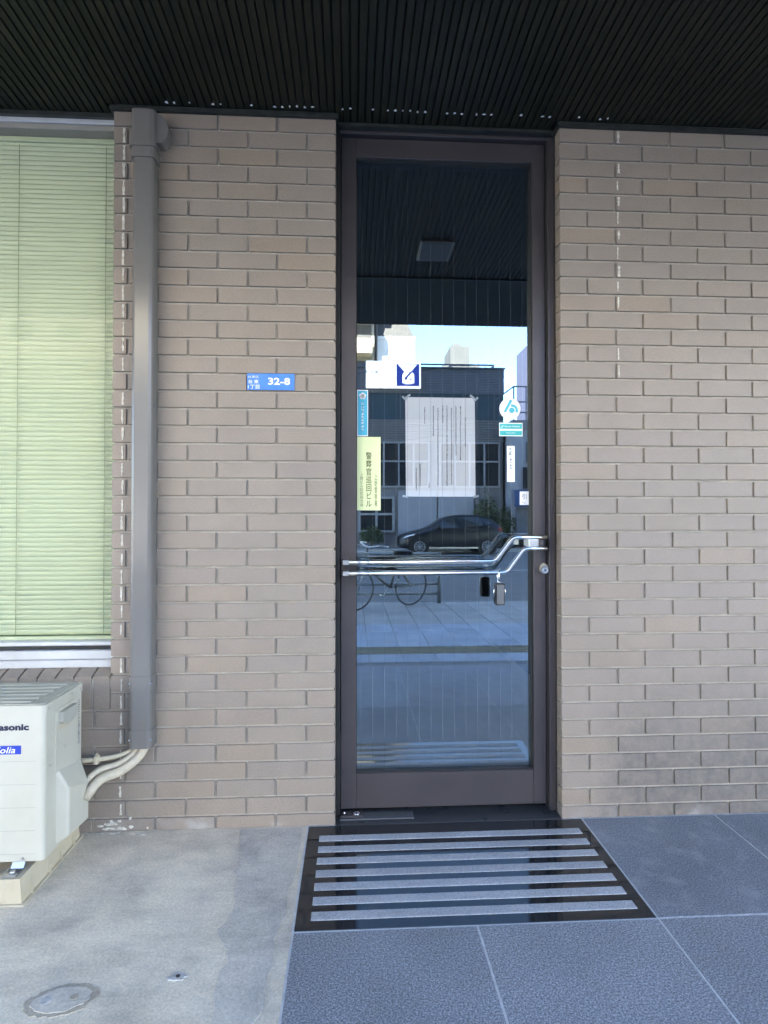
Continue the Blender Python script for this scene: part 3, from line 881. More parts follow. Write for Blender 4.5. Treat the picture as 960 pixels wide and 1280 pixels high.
t = thing('yellow_sign', (0.07, SY, 1.26), 'pale yellow-green police patrol sign at the left edge of the glass', 'sign')
sheet(0.0205, 0.1205, 1.259, 1.571, YELLOWG, t)
text('lettering', '警\n察\n官\n巡\n回\nビ\nル', 0.03, (0.070, SY - 0.0005, 1.390), OLIVE, t, bold=0.0004, height=0.233, width=0.025)
text('lettering', '上\n野\n警\n察\n署', 0.02, (0.1005, SY - 0.0005, 1.345), OLIVE, t, height=0.138, width=0.0125)
text('lettering', '上\n野\nビ\nル\n防\n犯\n協\n力\n会', 0.02, (0.040, SY - 0.0005, 1.346), OLIVE, t, height=0.142, width=0.0135)

t = thing('paper_notice', (0.375, 0.133, 1.317), 'large white paper notice with columns of small vertical writing taped inside the glass', 'notice')
sh = MB()
nx, nz = 10, 14
vs = []
for j in range(nz + 1):
    for i in range(nx + 1):
        u, w = i / nx, j / nz
        vs.append((0.226 + 0.300 * u + 0.003 * (1 - w), 0.1275 + 0.0010 * math.sin(u * 7 + w * 3) + 0.001 * (1 - w) * math.sin(u * 3), 1.318 + 0.425 * w))
fs = [[j * (nx + 1) + i, j * (nx + 1) + i + 1, (j + 1) * (nx + 1) + i + 1, (j + 1) * (nx + 1) + i] for j in range(nz) for i in range(nx)]
sh.add(vs, fs, 0, True)
sh.build('sheet', PAPER, t)
gm = MB()
cols = [(0.855, 0.21, 0.50, 0.0075), (0.785, 0.09, 0.63, 0.006), (0.72, 0.09, 0.58, 0.006), (0.655, 0.11, 0.87, 0.006), (0.59, 0.09, 0.89, 0.006), (0.53, 0.09, 0.26, 0.006),
        (0.46, 0.11, 0.90, 0.006), (0.395, 0.09, 0.40, 0.006), (0.27, 0.11, 0.27, 0.006), (0.335, 0.87, 0.92, 0.006), (0.205, 0.68, 0.89, 0.0065), (0.15, 0.72, 0.93, 0.006)]
for (u, w0, w1, s) in cols:
    w = w0
    while w < w1:
        strokes(gm, 0.228 + 0.300 * u, 1.743 - 0.425 * w, s, 0.1259, 6, 0.0010)
        w += s * 1.22 / 0.425
gm.build('writing', INK, t)
for (x, z, a) in ((0.222, 1.738, 45), (0.238, 1.747, -40), (0.531, 1.737, -45), (0.515, 1.747, 40), (0.226, 1.319, 10), (0.530, 1.319, -10)):
    m_ = MB(); m_.T = Matrix.Translation((x, 0.1262, z)) @ Matrix.Rotation(R(a), 4, 'Y')
    m_.box(-0.012, 0.012, 0, 0.0003, -0.0045, 0.0045).build('tape', mat('tape_film', (0.55, 0.57, 0.58), 0.3), t)

t = thing('round_sticker', (0.678, SY, 1.65), 'round white sticker with teal emblem near the right edge of the glass', 'sticker')
cx, cz = 0.6785, 1.6975
MB().prism([(cx + p[0], cz + p[1]) for p in arc(0, 0, 0.0462, 0, 360, 40)[:-1]], 'y', SY, SY + 0.0005).build('disc', WHITEP, t)
k = 0.0462 / 13.1
lg = MB()
yb = SY - 0.0004
def P(px, pz): return (cx + (px - 430) / 16 * k, yb, cz - (pz - 335) / 16 * k)
lg.poly([P(300, 400), P(355, 400), P(480, 175), P(428, 160)])
ring = [(cx + (475 - 430) / 16 * k, cz - (365 - 335) / 16 * k)]
ox, oz = ring[0]
outer = arc(ox, oz, 115 / 16 * k, -25, 105, 16); inner = arc(ox, oz, 68 / 16 * k, -25, 105, 16)
for i in range(16):
    lg.quad((outer[i][0], yb, outer[i][1]), (outer[i + 1][0], yb, outer[i + 1][1]), (inner[i + 1][0], yb, inner[i + 1][1]), (inner[i][0], yb, inner[i][1]))
lg.poly([(ox - 0.002 + p[0], yb, oz + p[1]) for p in arc(0, 0, 55 / 16 * k, 0, 360, 20)[:-1]])
lg.build('emblem', SKYT, t)
gm = MB()
for i in range(9): strokes(gm, cx - 0.028 + i * 0.007, cz - 0.0255 - 0.003 * math.cos((i - 4) * 0.5), 0.0055, yb, 3, 0.0006)
gm.build('lettering', INK_G, t)

t = thing('teal_sticker', (0.682, SY, 1.58), 'teal and white rectangular sticker just below the round sticker', 'sticker')
sheet(0.631, 0.7335, 1.579, 1.637, WHITEP, t)
sheet(0.634, 0.7305, 1.6105, 1.6325, TEALP, t, 'upper_band', SY - 0.0004)
sheet(0.634, 0.7305, 1.583, 1.6025, TEALP, t, 'lower_band', SY - 0.0004)
gm = MB()
gm.poly([(0.637, SY - 0.0006, 1.616), (0.642, SY - 0.0006, 1.615), (0.652, SY - 0.0006, 1.626), (0.645, SY - 0.0006, 1.624), (0.643, SY - 0.0006, 1.619)])
for i in range(9): strokes(gm, 0.659 + i * 0.0075, 1.621, 0.0075, SY - 0.0006, 5, 0.0013)
for i in range(8): strokes(gm, 0.665 + i * 0.0052, 1.593, 0.005, SY - 0.0006, 4, 0.0012)
gm.build('lettering', WHITEP, t)
gm = MB()
for i in range(8): strokes(gm, 0.663 + i * 0.0052, 1.6066, 0.004, SY - 0.0004, 3, 0.0005)
gm.build('small_lettering', INK_G, t)

t = thing('white_sticker', (0.682, SY, 1.382), 'narrow white no-soliciting sticker with black vertical lettering', 'sticker')
sheet(0.665, 0.699, 1.382, 1.537, WHITEP, t)
text('lettering', '勧\n誘', 0.02, (0.681, SY - 0.0004, 1.512), INK, t, bold=0.0008, height=0.031, width=0.0135)
text('lettering', '・\nセ\nー\nル\nス', 0.02, (0.681, SY - 0.0004, 1.464), INK, t, bold=0.0007, height=0.058, width=0.012)
t = thing('pull_sticker', (0.74, SY, 1.283), 'small white pull sticker at the right edge of the glass', 'sticker')
sheet(0.7205, 0.7595, 1.283, 1.341, WHITEP, t)
text('lettering', '引', 0.02, (0.740, SY - 0.0004, 1.319), INK_G, t, height=0.022)
text('lettering', 'PULL', 0.01, (0.740, SY - 0.0004, 1.292), INK_G, t, height=0.006)

# address plate
t = thing('address_plate', (-0.325, -0.002, 1.735), 'blue enamel address plate with white number 32-8 on the brick pier', 'sign')
PX0, PX1, PZ0, PZ1 = -0.419, -0.2315, 1.7375, 1.8035
MB().cbox(PX0, PX1, -0.0045, -0.0012, PZ0, PZ1, 0.0008).build('plate', PLATEB, t)
text('lettering', '台東区', 0.02, (-0.3935, -0.0049, 1.7895), WHITEP, t, height=0.0105, width=0.043)
text('lettering', '台 東', 0.02, (-0.3935, -0.0049, 1.7705), WHITEP, t, height=0.0155, width=0.040, bold=0.0003)
text('lettering', '1丁目', 0.02, (-0.3925, -0.0049, 1.7495), WHITEP, t, height=0.0165, width=0.045, bold=0.0003)
text('house_number', '32-8', 0.04, (-0.292, -0.0049, 1.7725), WHITEP, t, bold=0.0012, height=0.029, width=0.088)

# ================================================================== duct on the wall
du = thing('pipe_duct', (-0.81, -0.035, 0.34), 'tall grey-brown plastic pipe duct running down the brick pier', 'duct')
def duct_prof(x0, x1, d, c):
    return [(x0, 0.0), (x0, -d + c), (x0 + 0.3 * c, -d + 0.3 * c), (x0 + c, -d), (x1 - c, -d), (x1 - 0.3 * c, -d + 0.3 * c), (x1, -d + c), (x1, 0.0)]
MB().prism(duct_prof(-0.851, -0.770, 0.064, 0.014), 'z', 0.40, 2.66, smooth=False).build('duct_body', DUCT, du)
MB().prism(duct_prof(-0.8535, -0.7675, 0.0668, 0.015), 'z', 0.565, 0.619).build('joint_cover', DUCT, du)
MB().prism(duct_prof(-0.8535, -0.7675, 0.0668, 0.015), 'z', 0.345, 0.414).build('end_cover', DUCT, du)
MB().prism(duct_prof(-0.8565, -0.7645, 0.070, 0.015), 'z', 2.622, 2.662).build('cap_collar', DUCT, du)
MB().prism(duct_prof(-0.860, -0.761, 0.0735, 0.016), 'z', 2.6625, 2.684).build('cap_rim', CHROME if False else DUCT, du)
cp = MB()
cp.prism(duct_prof(-0.857, -0.762, 0.072, 0.02), 'z', 2.6845, 2.806)
lobe = [(-0.80, 2.690), (-0.752, 2.686)] + [(-0.775 + 0.058 * math.cos(R(t)), 2.740 + 0.066 * math.sin(R(t))) for t in range(-55, 81, 12)] + [(-0.80, 2.804)]
cp.prism(lobe, 'y', 0.0, -0.052)
cp.build('wall_cap', DUCT, du)
for (x, z) in ((-0.8495, 0.592), (-0.7715, 0.594), (-0.8495, 0.378), (-0.7715, 0.380)):
    s_ = -1 if x < -0.8 else 1
    MB().cyl((x - 0.002 * s_, -0.058, z), (x + 0.0035 * s_, -0.0635, z), 0.0032, 10).build('screw', CHROME, du)

# ================================================================== air conditioner
ac = thing('air_conditioner', (-1.39, -0.235, 0.09), 'ivory outdoor air conditioner unit below the window', 'air conditioner')
AX0, AX1, AY0, AY1 = -1.785, -1.005, -0.37, -0.10
MB().prism(rrect(AX0, AX1, AY0, AY1, 0.014, 5), 'z', 0.107, 0.5845).build('casing', CREAM, ac)
MB().prism(rrect(AX0 - 0.003, AX1 + 0.003, AY0 - 0.003, AY1 + 0.003, 0.016, 5), 'z', 0.585, 0.612).build('lid', CREAM, ac)
tp = MB()
tp.prism(rrect(AX0 + 0.006, AX1 - 0.006, AY0 + 0.006, AY1 - 0.006, 0.014, 4), 'z', 0.6121, 0.6150)
for i in range(6):
    yy = -0.335 + i * 0.04
    ex = 0.03 + (0.012 if i % 2 else 0)
    tp.prism([(yy - 0.013, 0.6151), (yy - 0.009, 0.6185), (yy + 0.009, 0.6185), (yy + 0.013, 0.6151)], 'x', AX0 + 0.04, AX1 - 0.035 - (5 - i) * 0.004)
tp.build('lid_ribs', CREAM_TOP, ac)
for yy in (-0.345, -0.19, -0.125):
    MB().cyl((AX1 + 0.0031, yy, 0.596), (AX1 + 0.005, yy, 0.596), 0.0038, 10).build('screw', SATIN, ac)
MB().cyl((-1.07, AY0 - 0.001, 0.116), (-1.07, AY0 - 0.004, 0.116), 0.004, 10).build('screw', SATIN, ac)
# side: raised surround, grip recess, valve cover
MB().prism([(-0.300, 0.572), (-0.172, 0.572), (-0.163, 0.565), (-0.163, 0.36), (-0.150, 0.335), (-0.300, 0.36)], 'x', AX1 - 0.004, AX1 + 0.0035).build('grip_surround', CREAM, ac)
MB().prism([(-0.286, 0.530)] + [(-0.235 + 0.051 * math.cos(R(t)), 0.530 - 0.018 * math.sin(R(t))) for t in range(165, 14, -15)] + [(-0.184, 0.530), (-0.184, 0.562), (-0.286, 0.562)], 'x', AX1 - 0.002, AX1 + 0.020).build('grip', CREAM_TOP, ac)
MB().prism([(-0.284, 0.512), (-0.186, 0.512), (-0.186, 0.497), (-0.284, 0.497)], 'x', AX1 + 0.0036, AX1 + 0.0044).build('grip_shadow_gap', CREAM2, ac)
vc = MB()
v = [(AX1 - 0.002, -0.292, 0.375), (AX1 - 0.002, -0.150, 0.375), (AX1 - 0.002, -0.292, 0.112), (AX1 - 0.002, -0.112, 0.112), (AX1 - 0.002, -0.112, 0.335),
     (AX1 + 0.036, -0.278, 0.300), (AX1 + 0.038, -0.128, 0.252), (AX1 + 0.036, -0.278, 0.134), (AX1 + 0.038, -0.128, 0.120)]
vc.add(v, [(0, 5, 6, 4, 1)[::-1], (0, 2, 7, 5)[::-1], (5, 7, 8, 6)[::-1], (4, 6, 8, 3)[::-1], (2, 3, 8, 7)[::-1]])
vo = vc.build('valve_cover', CREAM, ac)
bv = vo.modifiers.new('round', 'BEVEL'); bv.width = 0.009; bv.segments = 3; bv.limit_method = 'ANGLE'
MB().cyl((AX1 + 0.004, -0.24, 0.43), (AX1 + 0.0065, -0.24, 0.43), 0.0042, 10).build('screw', SATIN, ac)
MB().cyl((AX1 + 0.0005, -0.333, 0.40), (AX1 + 0.003, -0.333, 0.40), 0.0042, 10).build('screw', SATIN, ac)
lb = MB()
for i in range(20):
    zz = 0.555 - i * 0.0082
    w = 0.0035 if i not in (11, 14, 15) else 0.0062
    lb.quad((AX1 + 0.0008, -0.139, zz - w / 2), (AX1 + 0.0008, -0.139 + random.uniform(0.010, 0.017), zz - w / 2), (AX1 + 0.0008, -0.139 + random.uniform(0.010, 0.017), zz + w / 2), (AX1 + 0.0008, -0.139, zz + w / 2))
lb.build('rating_print', INK_G, ac)
for zz in (0.43, 0.355, 0.28, 0.205, 0.13):
    MB().box(-1.20, -1.032, AY0 - 0.0006, AY0 + 0.001, zz, zz + 0.0012).build('groove', CREAM_TOP, ac)
text('brand_lettering', 'Panasonic', 0.03, (-1.054, AY0 - 0.0008, 0.5425), NAVY, ac, align='RIGHT', bold=0.0014, width=0.148, height=0.0225)
MB().box(-1.178, -1.0785, AY0 - 0.0008, AY0 + 0.001, 0.4545, 0.4825).build('badge', BLUEB, ac)
text('badge_lettering', 'Eolia', 0.03, (-1.0965, AY0 - 0.0012, 0.4685), WHITEP, ac, align='RIGHT', shear=0.25, bold=0.0002, width=0.066, height=0.0205)
gr = MB()
gc = (-1.50, 0.345)
gr.prism([(gc[0] + p[0], gc[1] + p[1]) for p in arc(0, 0, 0.212, 0, 360, 40)[:-1]], 'y', AY0 - 0.002, AY0 + 0.002, 1)
for r in [0.03 + 0.0165 * i for i in range(12)]:
    gr.tube([(gc[0] + r * math.cos(t * math.pi / 16), AY0 - 0.012, gc[1] + r * math.sin(t * math.pi / 16)) for t in range(32)], 0.0018, 5, closed=True)
for k in range(8):
    a0 = math.pi / 4 * k
    gr.tube([(gc[0] + 0.02 * math.cos(a0), AY0 - 0.012, gc[1] + 0.02 * math.sin(a0)), (gc[0] + 0.214 * math.cos(a0), AY0 - 0.006, gc[1] + 0.214 * math.sin(a0))], 0.0025, 5)
gr.build('fan_grille', [CREAM, BLACKP], ac)
for x in (-1.086, -1.66):
    ft = MB()
    ft.prism([(-0.42, 0.0835), (-0.372, 0.0835), (-0.355, 0.1065), (-0.11, 0.1065), (-0.09, 0.0835), (-0.045, 0.0835), (-0.045, 0.087), (-0.088, 0.087), (-0.108, 0.1068), (-0.36, 0.1068), (-0.374, 0.087), (-0.42, 0.087)], 'x', x - 0.02, x + 0.02)
    fo = ft.build('foot', SATIN, ac)
    for yy in (-0.398, -0.065):
        MB().cyl((x, yy, 0.0871), (x, yy, 0.094), 0.009, 6).build('bolt', SATIN, fo)
for i, (x, lab) in enumerate(((-1.085, 'ivory plastic support block under the near end of the air conditioner'), (-1.66, 'ivory plastic support block under the fan end of the air conditioner'))):
    b = thing('support_block', (x, -0.24, 0), lab, 'support block', 'support blocks of the air conditioner')
    MB().prism([(x - 0.042, 0.006), (x - 0.036, 0.0825), (x + 0.036, 0.0825), (x + 0.042, 0.006)], 'y', -0.425, -0.035).build('block', CREAM2, b)
    MB().cbox(x - 0.052, x + 0.052, -0.434, -0.026, 0.0, 0.0058, 0.0015).build('base_flange', CREAM2, b)
    for yy in (-0.37, -0.26, -0.18, -0.09):
        MB().prism([(x + 0.034, 0.078), (x + 0.0505, 0.0058), (x + 0.034, 0.0058)], 'y', yy - 0.003, yy + 0.003).build('rib', CREAM2, b)

pp = thing('insulated_pipes', (-0.9, -0.1, 0.2), 'two taped ivory pipes curving from the duct to the air conditioner', 'pipes')
MB().tube(bent([(-0.797, -0.032, 0.40), (-0.800, -0.036, 0.325), (-0.865, -0.075, 0.268), (-0.935, -0.125, 0.262), (-0.968, -0.160, 0.205)], 0.06, 8), 0.0175, 14).build('pipe', TAPE, pp)
MB().tube(bent([(-0.826, -0.030, 0.40), (-0.828, -0.034, 0.325), (-0.885, -0.06, 0.286), (-0.95, -0.10, 0.285), (-0.985, -0.135, 0.245)], 0.06, 8), 0.0125, 12).build('pipe', TAPE, pp)
MB().tube(bent([(-0.815, -0.020, 0.40), (-0.838, -0.022, 0.328), (-0.90, -0.05, 0.312), (-0.98, -0.075, 0.311), (-1.03, -0.08, 0.311)], 0.05, 8), 0.009, 12).build('drain_hose', CREAM2, pp)
MB().cbox(-0.972, -0.956, -0.086, -0.062, 0.296, 0.328, 0.003).build('clip', CREAM2, pp)
MB().cbox(-0.968, -0.958, -0.080, -0.068, 0.3285, 0.336, 0.002).build('clip_tab', CREAM2, pp)

# ================================================================== across the street (seen mirrored in the door glass)
# low office block opposite
FY = -22.0
ob = thing('low_office_block', (2, -26, 0), 'low blue-grey office block across the street, mirrored in the door glass', 'building')
MB().box(-16, 6.47, -32, FY, -0.1, 7.66).build('wall', CLAD2, ob)
pb = MB()
nb = 15
for i in range(nb):
    z0 = 6.62 + i * (1.06 / nb)
    pb.prism([(FY + 0.0, z0), (FY + 0.075, z0), (FY + 0.055, z0 + 1.06 / nb - 0.012), (FY + 0.0, z0 + 1.06 / nb - 0.012)], 'x', -16, 6.52)
pb.build('parapet_cladding', CLAD, ob)
MB().box(-16.05, 6.56, FY - 0.2, FY + 0.12, 7.68, 7.74).build('coping', RAILP, ob)
MB().box(-16, 6.50, FY, FY + 0.03, 5.49, 6.60).build('upper_glazing', BLUEWIN, ob)
for i in range(16):
    x = 6.1 - i * 1.35
    MB().box(x - 0.03, x + 0.03, FY + 0.031, FY + 0.07, 5.50, 6.59).build('mullion', CLAD, ob)
cb = MB()
for i in range(9):
    z0 = 4.55 + i * 0.104
    cb.prism([(FY, z0), (FY + 0.06, z0 + 0.02), (FY + 0.06, z0 + 0.07), (FY, z0 + 0.095)], 'x', -16, 6.50)
cb.build('corrugated_band', CLAD2, ob)
for gi in range(7):
    gx1 = 6.30 - gi * 3.05; gx0 = gx1 - 2.55
    for (za, zb_) in ((2.62, 4.50),):
        w_ = MB().box(gx0, gx1, FY, FY + 0.03, za, zb_).build('window', DARKWIN, ob)
        for k in range(5):
            x = gx0 + (gx1 - gx0) * k / 4
            MB().box(x - 0.035, x + 0.035, FY + 0.031, FY + 0.08, za, zb_).build('mullion', MULL, w_)
        for zz in (za, 3.70, zb_):
            MB().box(gx0 - 0.05, gx1 + 0.05, FY + 0.032, FY + 0.09, zz - 0.035, zz + 0.035).build('transom', MULL, w_)
for (x0, x1) in ((0.30, 1.75), (-2.2, -0.7), (-5, -3.4)):
    w_ = MB().box(x0, x1, FY, FY + 0.03, 0.72, 2.15).build('window', DARKWIN, ob)
    for k in range(3):
        x = x0 + (x1 - x0) * k / 2
        MB().box(x - 0.05, x + 0.05, FY + 0.031, FY + 0.09, 0.70, 2.17).build('mullion', MULL, w_)
    for zz in (0.72, 1.45, 2.15):
        MB().box(x0 - 0.05, x1 + 0.05, FY + 0.032, FY + 0.10, zz - 0.045, zz + 0.045).build('transom', MULL, w_)
for (x0, x1) in ((1.95, 3.6), (3.66, 5.2)):
    MB().box(x0, x1, FY, FY + 0.06, 0.0, 2.45).build('wall_panel', PALEW, ob)
rl = thing('roof_railing', (0, -22.6, 7.7), 'thin blue-grey railing along the roof of the low office block', 'railing')
MB().box(-16, 6.25, -22.62, -22.56, 8.0, 8.06).build('top_rail', RAILP, rl)
MB().box(-16, 3.3, -22.62, -22.57, 7.80, 7.83).build('mid_rail', RAILP, rl)
for x in [6.22 - 1.9 * i for i in range(12)]:
    MB().box(x - 0.025, x + 0.025, -22.61, -22.57, 7.7, 8.0).build('post', RAILP, rl)
    m_ = MB(); m_.tube([(x, -22.59, 8.0), (x - 0.4, -22.59, 7.7)], 0.022, 5); m_.build('brace', RAILP, rl)
sg = thing('white_billboard', (1.73, -21.85, 6.78), 'white roadside sign board with a blue square on the low office block', 'sign board')
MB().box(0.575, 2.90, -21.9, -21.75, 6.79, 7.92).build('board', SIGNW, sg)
MB().box(1.87, 2.83, -21.745, -21.735, 6.87, 7.80).build('blue_square', SIGNB, sg)
ic = MB()
def S(u, w): return (1.87 + 0.96 * u, -21.73, 6.87 + 0.93 * w)
ic.poly([S(.25, .12), S(.36, .12), S(.36, .08), S(.66, .08), S(.66, .12), S(.78, .12), S(.78, .52), S(.68, .64), S(.56, .58), S(.5, .66), S(.40, .66), S(.30, .60), S(.25, .5)][::-1])
ic.poly([S(.36, .62), S(.62, .62), S(.9, .98), S(.05, .98)][::-1])
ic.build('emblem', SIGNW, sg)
ib = MB()
ib.poly([S(.36, .36), S(.42, .32), S(.70, .64), S(.64, .68)][::-1])
ib.poly([S(.36, .28), S(.46, .28), S(.46, .36), S(.36, .36)][::-1])
ib.poly([S(.58, .28), S(.66, .28), S(.66, .34), S(.58, .34)][::-1])
for q in ib.v: pass
ibo = ib.build('emblem_lines', SIGNB, sg)
for v_ in ibo.data.vertices: v_.co.y += 0.006
gm = MB()
for i in range(3): strokes(gm, 1.02 - i * 0.2, 7.45, 0.17, -21.744, 5, 0.018)
gm.build('lettering', INK_G, sg)

# neighbour on the right
nbld = thing('grey_annexe', (8.5, -24, 0), 'plain grey two-storey annexe beside the low office block', 'building')
MB().box(6.60, 12.5, -30, -21.2, -0.1, 5.35).build('wall', PALEW, nbld)
MB().box(6.58, 12.5, -21.2, -21.1, 4.95, 5.36).build('parapet_band', CLAD2, nbld)
w_ = MB().box(7.25, 8.2, -21.2, -21.15, 3.65, 4.45).build('window', BLUEWIN, nbld)
MB().box(7.2, 8.25, -21.2, -21.12, 3.56, 3.64).build('sill', KERB, w_)
MB().box(7.1, 8.4, -21.2, -21.1, 2.5, 3.4).build('shutter', DARKWIN, nbld)
MB().box(6.75, 8.5, -21.2, -20.7, 1.75, 2.45).build('awning', BLUETARP, nbld)
for (x0, x1) in ((6.8, 7.6), (7.7, 8.5), (9.2, 10.6)):
    MB().box(x0, x1, -21.2, -21.12, 0.1, 1.7).build('door', CLAD, nbld)
st = thing('rooftop_railing', (7.6, -21.5, 5.35), 'blue steel stair railing on the roof of the grey annexe', 'railing')
rt = MB()
for zz in (5.75, 6.2, 6.85): rt.tube([(6.82, -21.5, zz), (9.5, -21.5, zz)], 0.03, 6)
rt.tube([(5.95, -21.5, 6.2), (6.82, -21.5, 6.85)], 0.03, 6); rt.tube([(6.1, -21.5, 5.6), (6.82, -21.5, 6.2)], 0.03, 6)
rt.build('rail', RAILP, st)
for x in (6.82, 7.35, 7.9, 8.6, 9.4):
    MB().tube([(x, -21.5, 5.33), (x, -21.5, 6.85)], 0.03, 6).build('post', RAILP, st)

# white block of flats behind
cd = thing('white_apartment_block', (1, -52, 0), 'sunlit white apartment block with grey mansard roof behind the low offices', 'building')
MB().box(-14, 5.15, -60, -45, -0.1, 16.3).build('wall', WHITEW, cd)
MB().add([(-14, -45, 16.3), (5.15, -45, 16.3), (5.15, -60, 16.3), (-14, -60, 16.3), (-14, -47.2, 20.5), (3.6, -47.2, 20.5), (3.6, -58, 20.5), (-14, -58, 20.5)],
         [(1, 0, 4, 5), (2, 1, 5, 6), (3, 2, 6, 7), (0, 3, 7, 4), (5, 4, 7, 6)]).build('roof', ROOFG, cd)
MB().box(-14, 5.2, -45.0, -44.9, 16.1, 16.35).build('cornice', WHITEW, cd)
MB().box(-14, 1.75, -45.0, -43.6, 10.2, 24.0).build('stair_wing', WINGW, cd)
MB().tube([(1.95, -44.9, 8), (1.95, -44.9, 20)], 0.12, 8).build('drainpipe', ROOFG, cd)
for k in range(5):
    z0 = 11.3 + k * 2.9
    b_ = MB().box(-14, 1.55, -43.59, -42.3, z0, z0 + 1.15).build('balcony', WINGW, cd)
    MB().box(-14, 1.5, -43.6, -43.55, z0 + 1.2, z0 + 2.6).build('balcony_opening', ROOFG, cd)
# far towers
tw = thing('pale_tower', (17.5, -93, 0), 'distant pale tower with stepped roof rising above the low offices', 'building')
MB().box(14.6, 20.6, -97, -90, -0.1, 26.2).build('wall', TOWERW, tw)
MB().box(15.8, 18.9, -96, -89.8, 26.2, 29.2).build('penthouse', TOWERW, tw)
MB().box(16.4, 17.8, -95, -91, 29.2, 30.0).build('tank', TOWERW, tw)
for k in range(6):
    for x in (15.2, 16.8, 18.6):
        MB().box(x, x + 0.9, -90.0, -89.93, 9 + k * 2.8, 10.5 + k * 2.8).build('window', DARKWIN, tw)
pw = thing('lilac_tower', (24, -64, 0), 'distant lilac-grey block with small windows at the right of the reflection', 'building')
MB().box(19.2, 31, -64, -60, -0.1, 20.4).build('wall', LILACW, pw)
for k in range(6):
    for x in (19.6, 22.0, 24.4, 26.8):
        MB().box(x, x + 0.8, -60.0, -59.93, 4.0 + k * 2.8, 5.5 + k * 2.8).build('window', BLACKP, pw)

# unseen sunlit blocks beside the mirrored view, added to bounce warm light
for (x0, x1, yb, h, m, lab) in ((-46, -17, -48, 22, CREAMW, 'unseen cream block far to the left across the street, added for warm bounce light'), (33, 60, -50, 24, WHITEW, 'unseen white block far to the right across the street, added for warm bounce light'),
                                (-80, -50, -44, 17, WHITEW, 'unseen long white block at the far left end of the street, added for warm bounce light')):
    ab = thing('bounce_block', ((x0 + x1) / 2, yb - 5, 0), lab, 'building', 'unseen blocks added along the street for bounce light')
    MB().box(x0, x1, yb - 10, yb, -0.1, h).build('wall', m, ab)
    for k in range(int(h / 3) - 1):
        for n in range(int((x1 - x0) / 4)):
            MB().box(x0 + 1 + n * 4, x0 + 2.8 + n * 4, yb, yb + 0.06, 1.5 + k * 3, 3.0 + k * 3).build('window', DARKWIN, ab)

# shrubs
def shrub(x, y, h, r, n, label):
    t = thing('shrub', (x, y, 0), label, 'shrub', 'shrubs across the street')
    fm = MB()
    for i in range(n):
        a, b = random.uniform(0, 6.283), random.random() ** 0.5
        p = Vector((x + r * b * math.cos(a), y + r * 0.6 * b * math.sin(a), 0.25 + (h - 0.25) * random.random() ** 0.8 * (1.1 - 0.5 * b)))
        d = Vector((random.gauss(0, 1), random.gauss(0, 1), random.gauss(0, 1))).normalized() * random.uniform(0.05, 0.10)
        e = Vector((random.gauss(0, 1), random.gauss(0, 1), random.gauss(0, 1))).normalized() * random.uniform(0.03, 0.05)
        fm.add([p - d, p + e, p + d, p - e], [(0, 1, 2, 3)])
    fm.build('foliage', LEAF, t)
    sm_ = MB()
    for k in range(4):
        a = random.uniform(0, 6.283)
        sm_.tube([(x, y, 0), (x + 0.1 * math.cos(a), y + 0.1 * math.sin(a), h * 0.4), (x + r * 0.5 * math.cos(a), y + r * 0.4 * math.sin(a), h * 0.8)], [0.025, 0.018, 0.008], 6)
    sm_.build('stem', BARK, t)
shrub(5.6, -21.4, 2.5, 0.55, 900, 'tall leafy shrub behind the tail of the dark car')
shrub(6.4, -21.3, 1.9, 0.5, 700, 'lower leafy shrub to the right of the dark car')
shrub(0.8, -21.4, 1.0, 0.5, 500, 'low shrub in front of the office block window')

# dark hatchback
car = thing('parked_car', (3.77, -20.0, -0.12), 'dark hatchback car parked across the street, mirrored in the door glass', 'car')
GZ = -0.118
def carbody():
    # stations: x from front (0) to rear (4.06); half width, sill z, belt z, roof z, roof half width
    S_ = [(0.00, 0.45, 0.30, 0.52, 0.60, 0.42), (0.10, 0.68, 0.22, 0.62, 0.72, 0.60), (0.45, 0.82, 0.20, 0.74, 0.86, 0.66), (0.95, 0.845, 0.20, 0.84, 0.97, 0.68),
          (1.20, 0.85, 0.20, 0.90, 1.05, 0.66), (1.55, 0.85, 0.20, 0.94, 1.30, 0.60), (1.90, 0.85, 0.20, 0.97, 1.47, 0.57), (2.40, 0.85, 0.20, 1.00, 1.53, 0.57),
          (2.95, 0.85, 0.20, 1.03, 1.52, 0.56), (3.45, 0.845, 0.20, 1.08, 1.46, 0.55), (3.80, 0.82, 0.24, 1.06, 1.30, 0.54), (3.98, 0.76, 0.30, 0.98, 1.06, 0.56), (4.06, 0.66, 0.38, 0.80, 0.88, 0.50)]
    vs, fs = [], []
    for (x, w, zs, zb_, zr, wr) in S_:
        half = [(0, zs), (w * 0.86, zs), (w * 0.97, zs + 0.08), (w, (zs + zb_) / 2), (w * 0.985, zb_), (wr + (w - wr) * 0.45, zb_ + (zr - zb_) * 0.55), (wr, zr - 0.035 * min(1, (zr - zb_) * 4)), (wr * 0.6, zr), (0, zr + 0.008)]
        ring = [(a, b) for a, b in half] + [(-a, b) for a, b in reversed(half[1:-1])]
        for (a, b) in ring: vs.append((x, a, b))
    m_ = len(vs) // len(S_)
    for i in range(len(S_) - 1):
        for k in range(m_):
            l = (k + 1) % m_
            fs.append([i * m_ + k, (i + 1) * m_ + k, (i + 1) * m_ + l, i * m_ + l])
    fs.append(list(range(m_))); fs.append([(len(S_) - 1) * m_ + k for k in range(m_)][::-1])
    return vs, fs, S_
CX0, CYC = 1.74, -20.0
vs, fs, S_ = carbody()
cb_ = MB(); cb_.T = Matrix.Translation((CX0, CYC, GZ))
cb_.add(vs, fs, 0, True)
body = cb_.build('body', CARP, car)
sd = body.modifiers.new('smooth', 'SUBSURF'); sd.levels = 1; sd.render_levels = 2
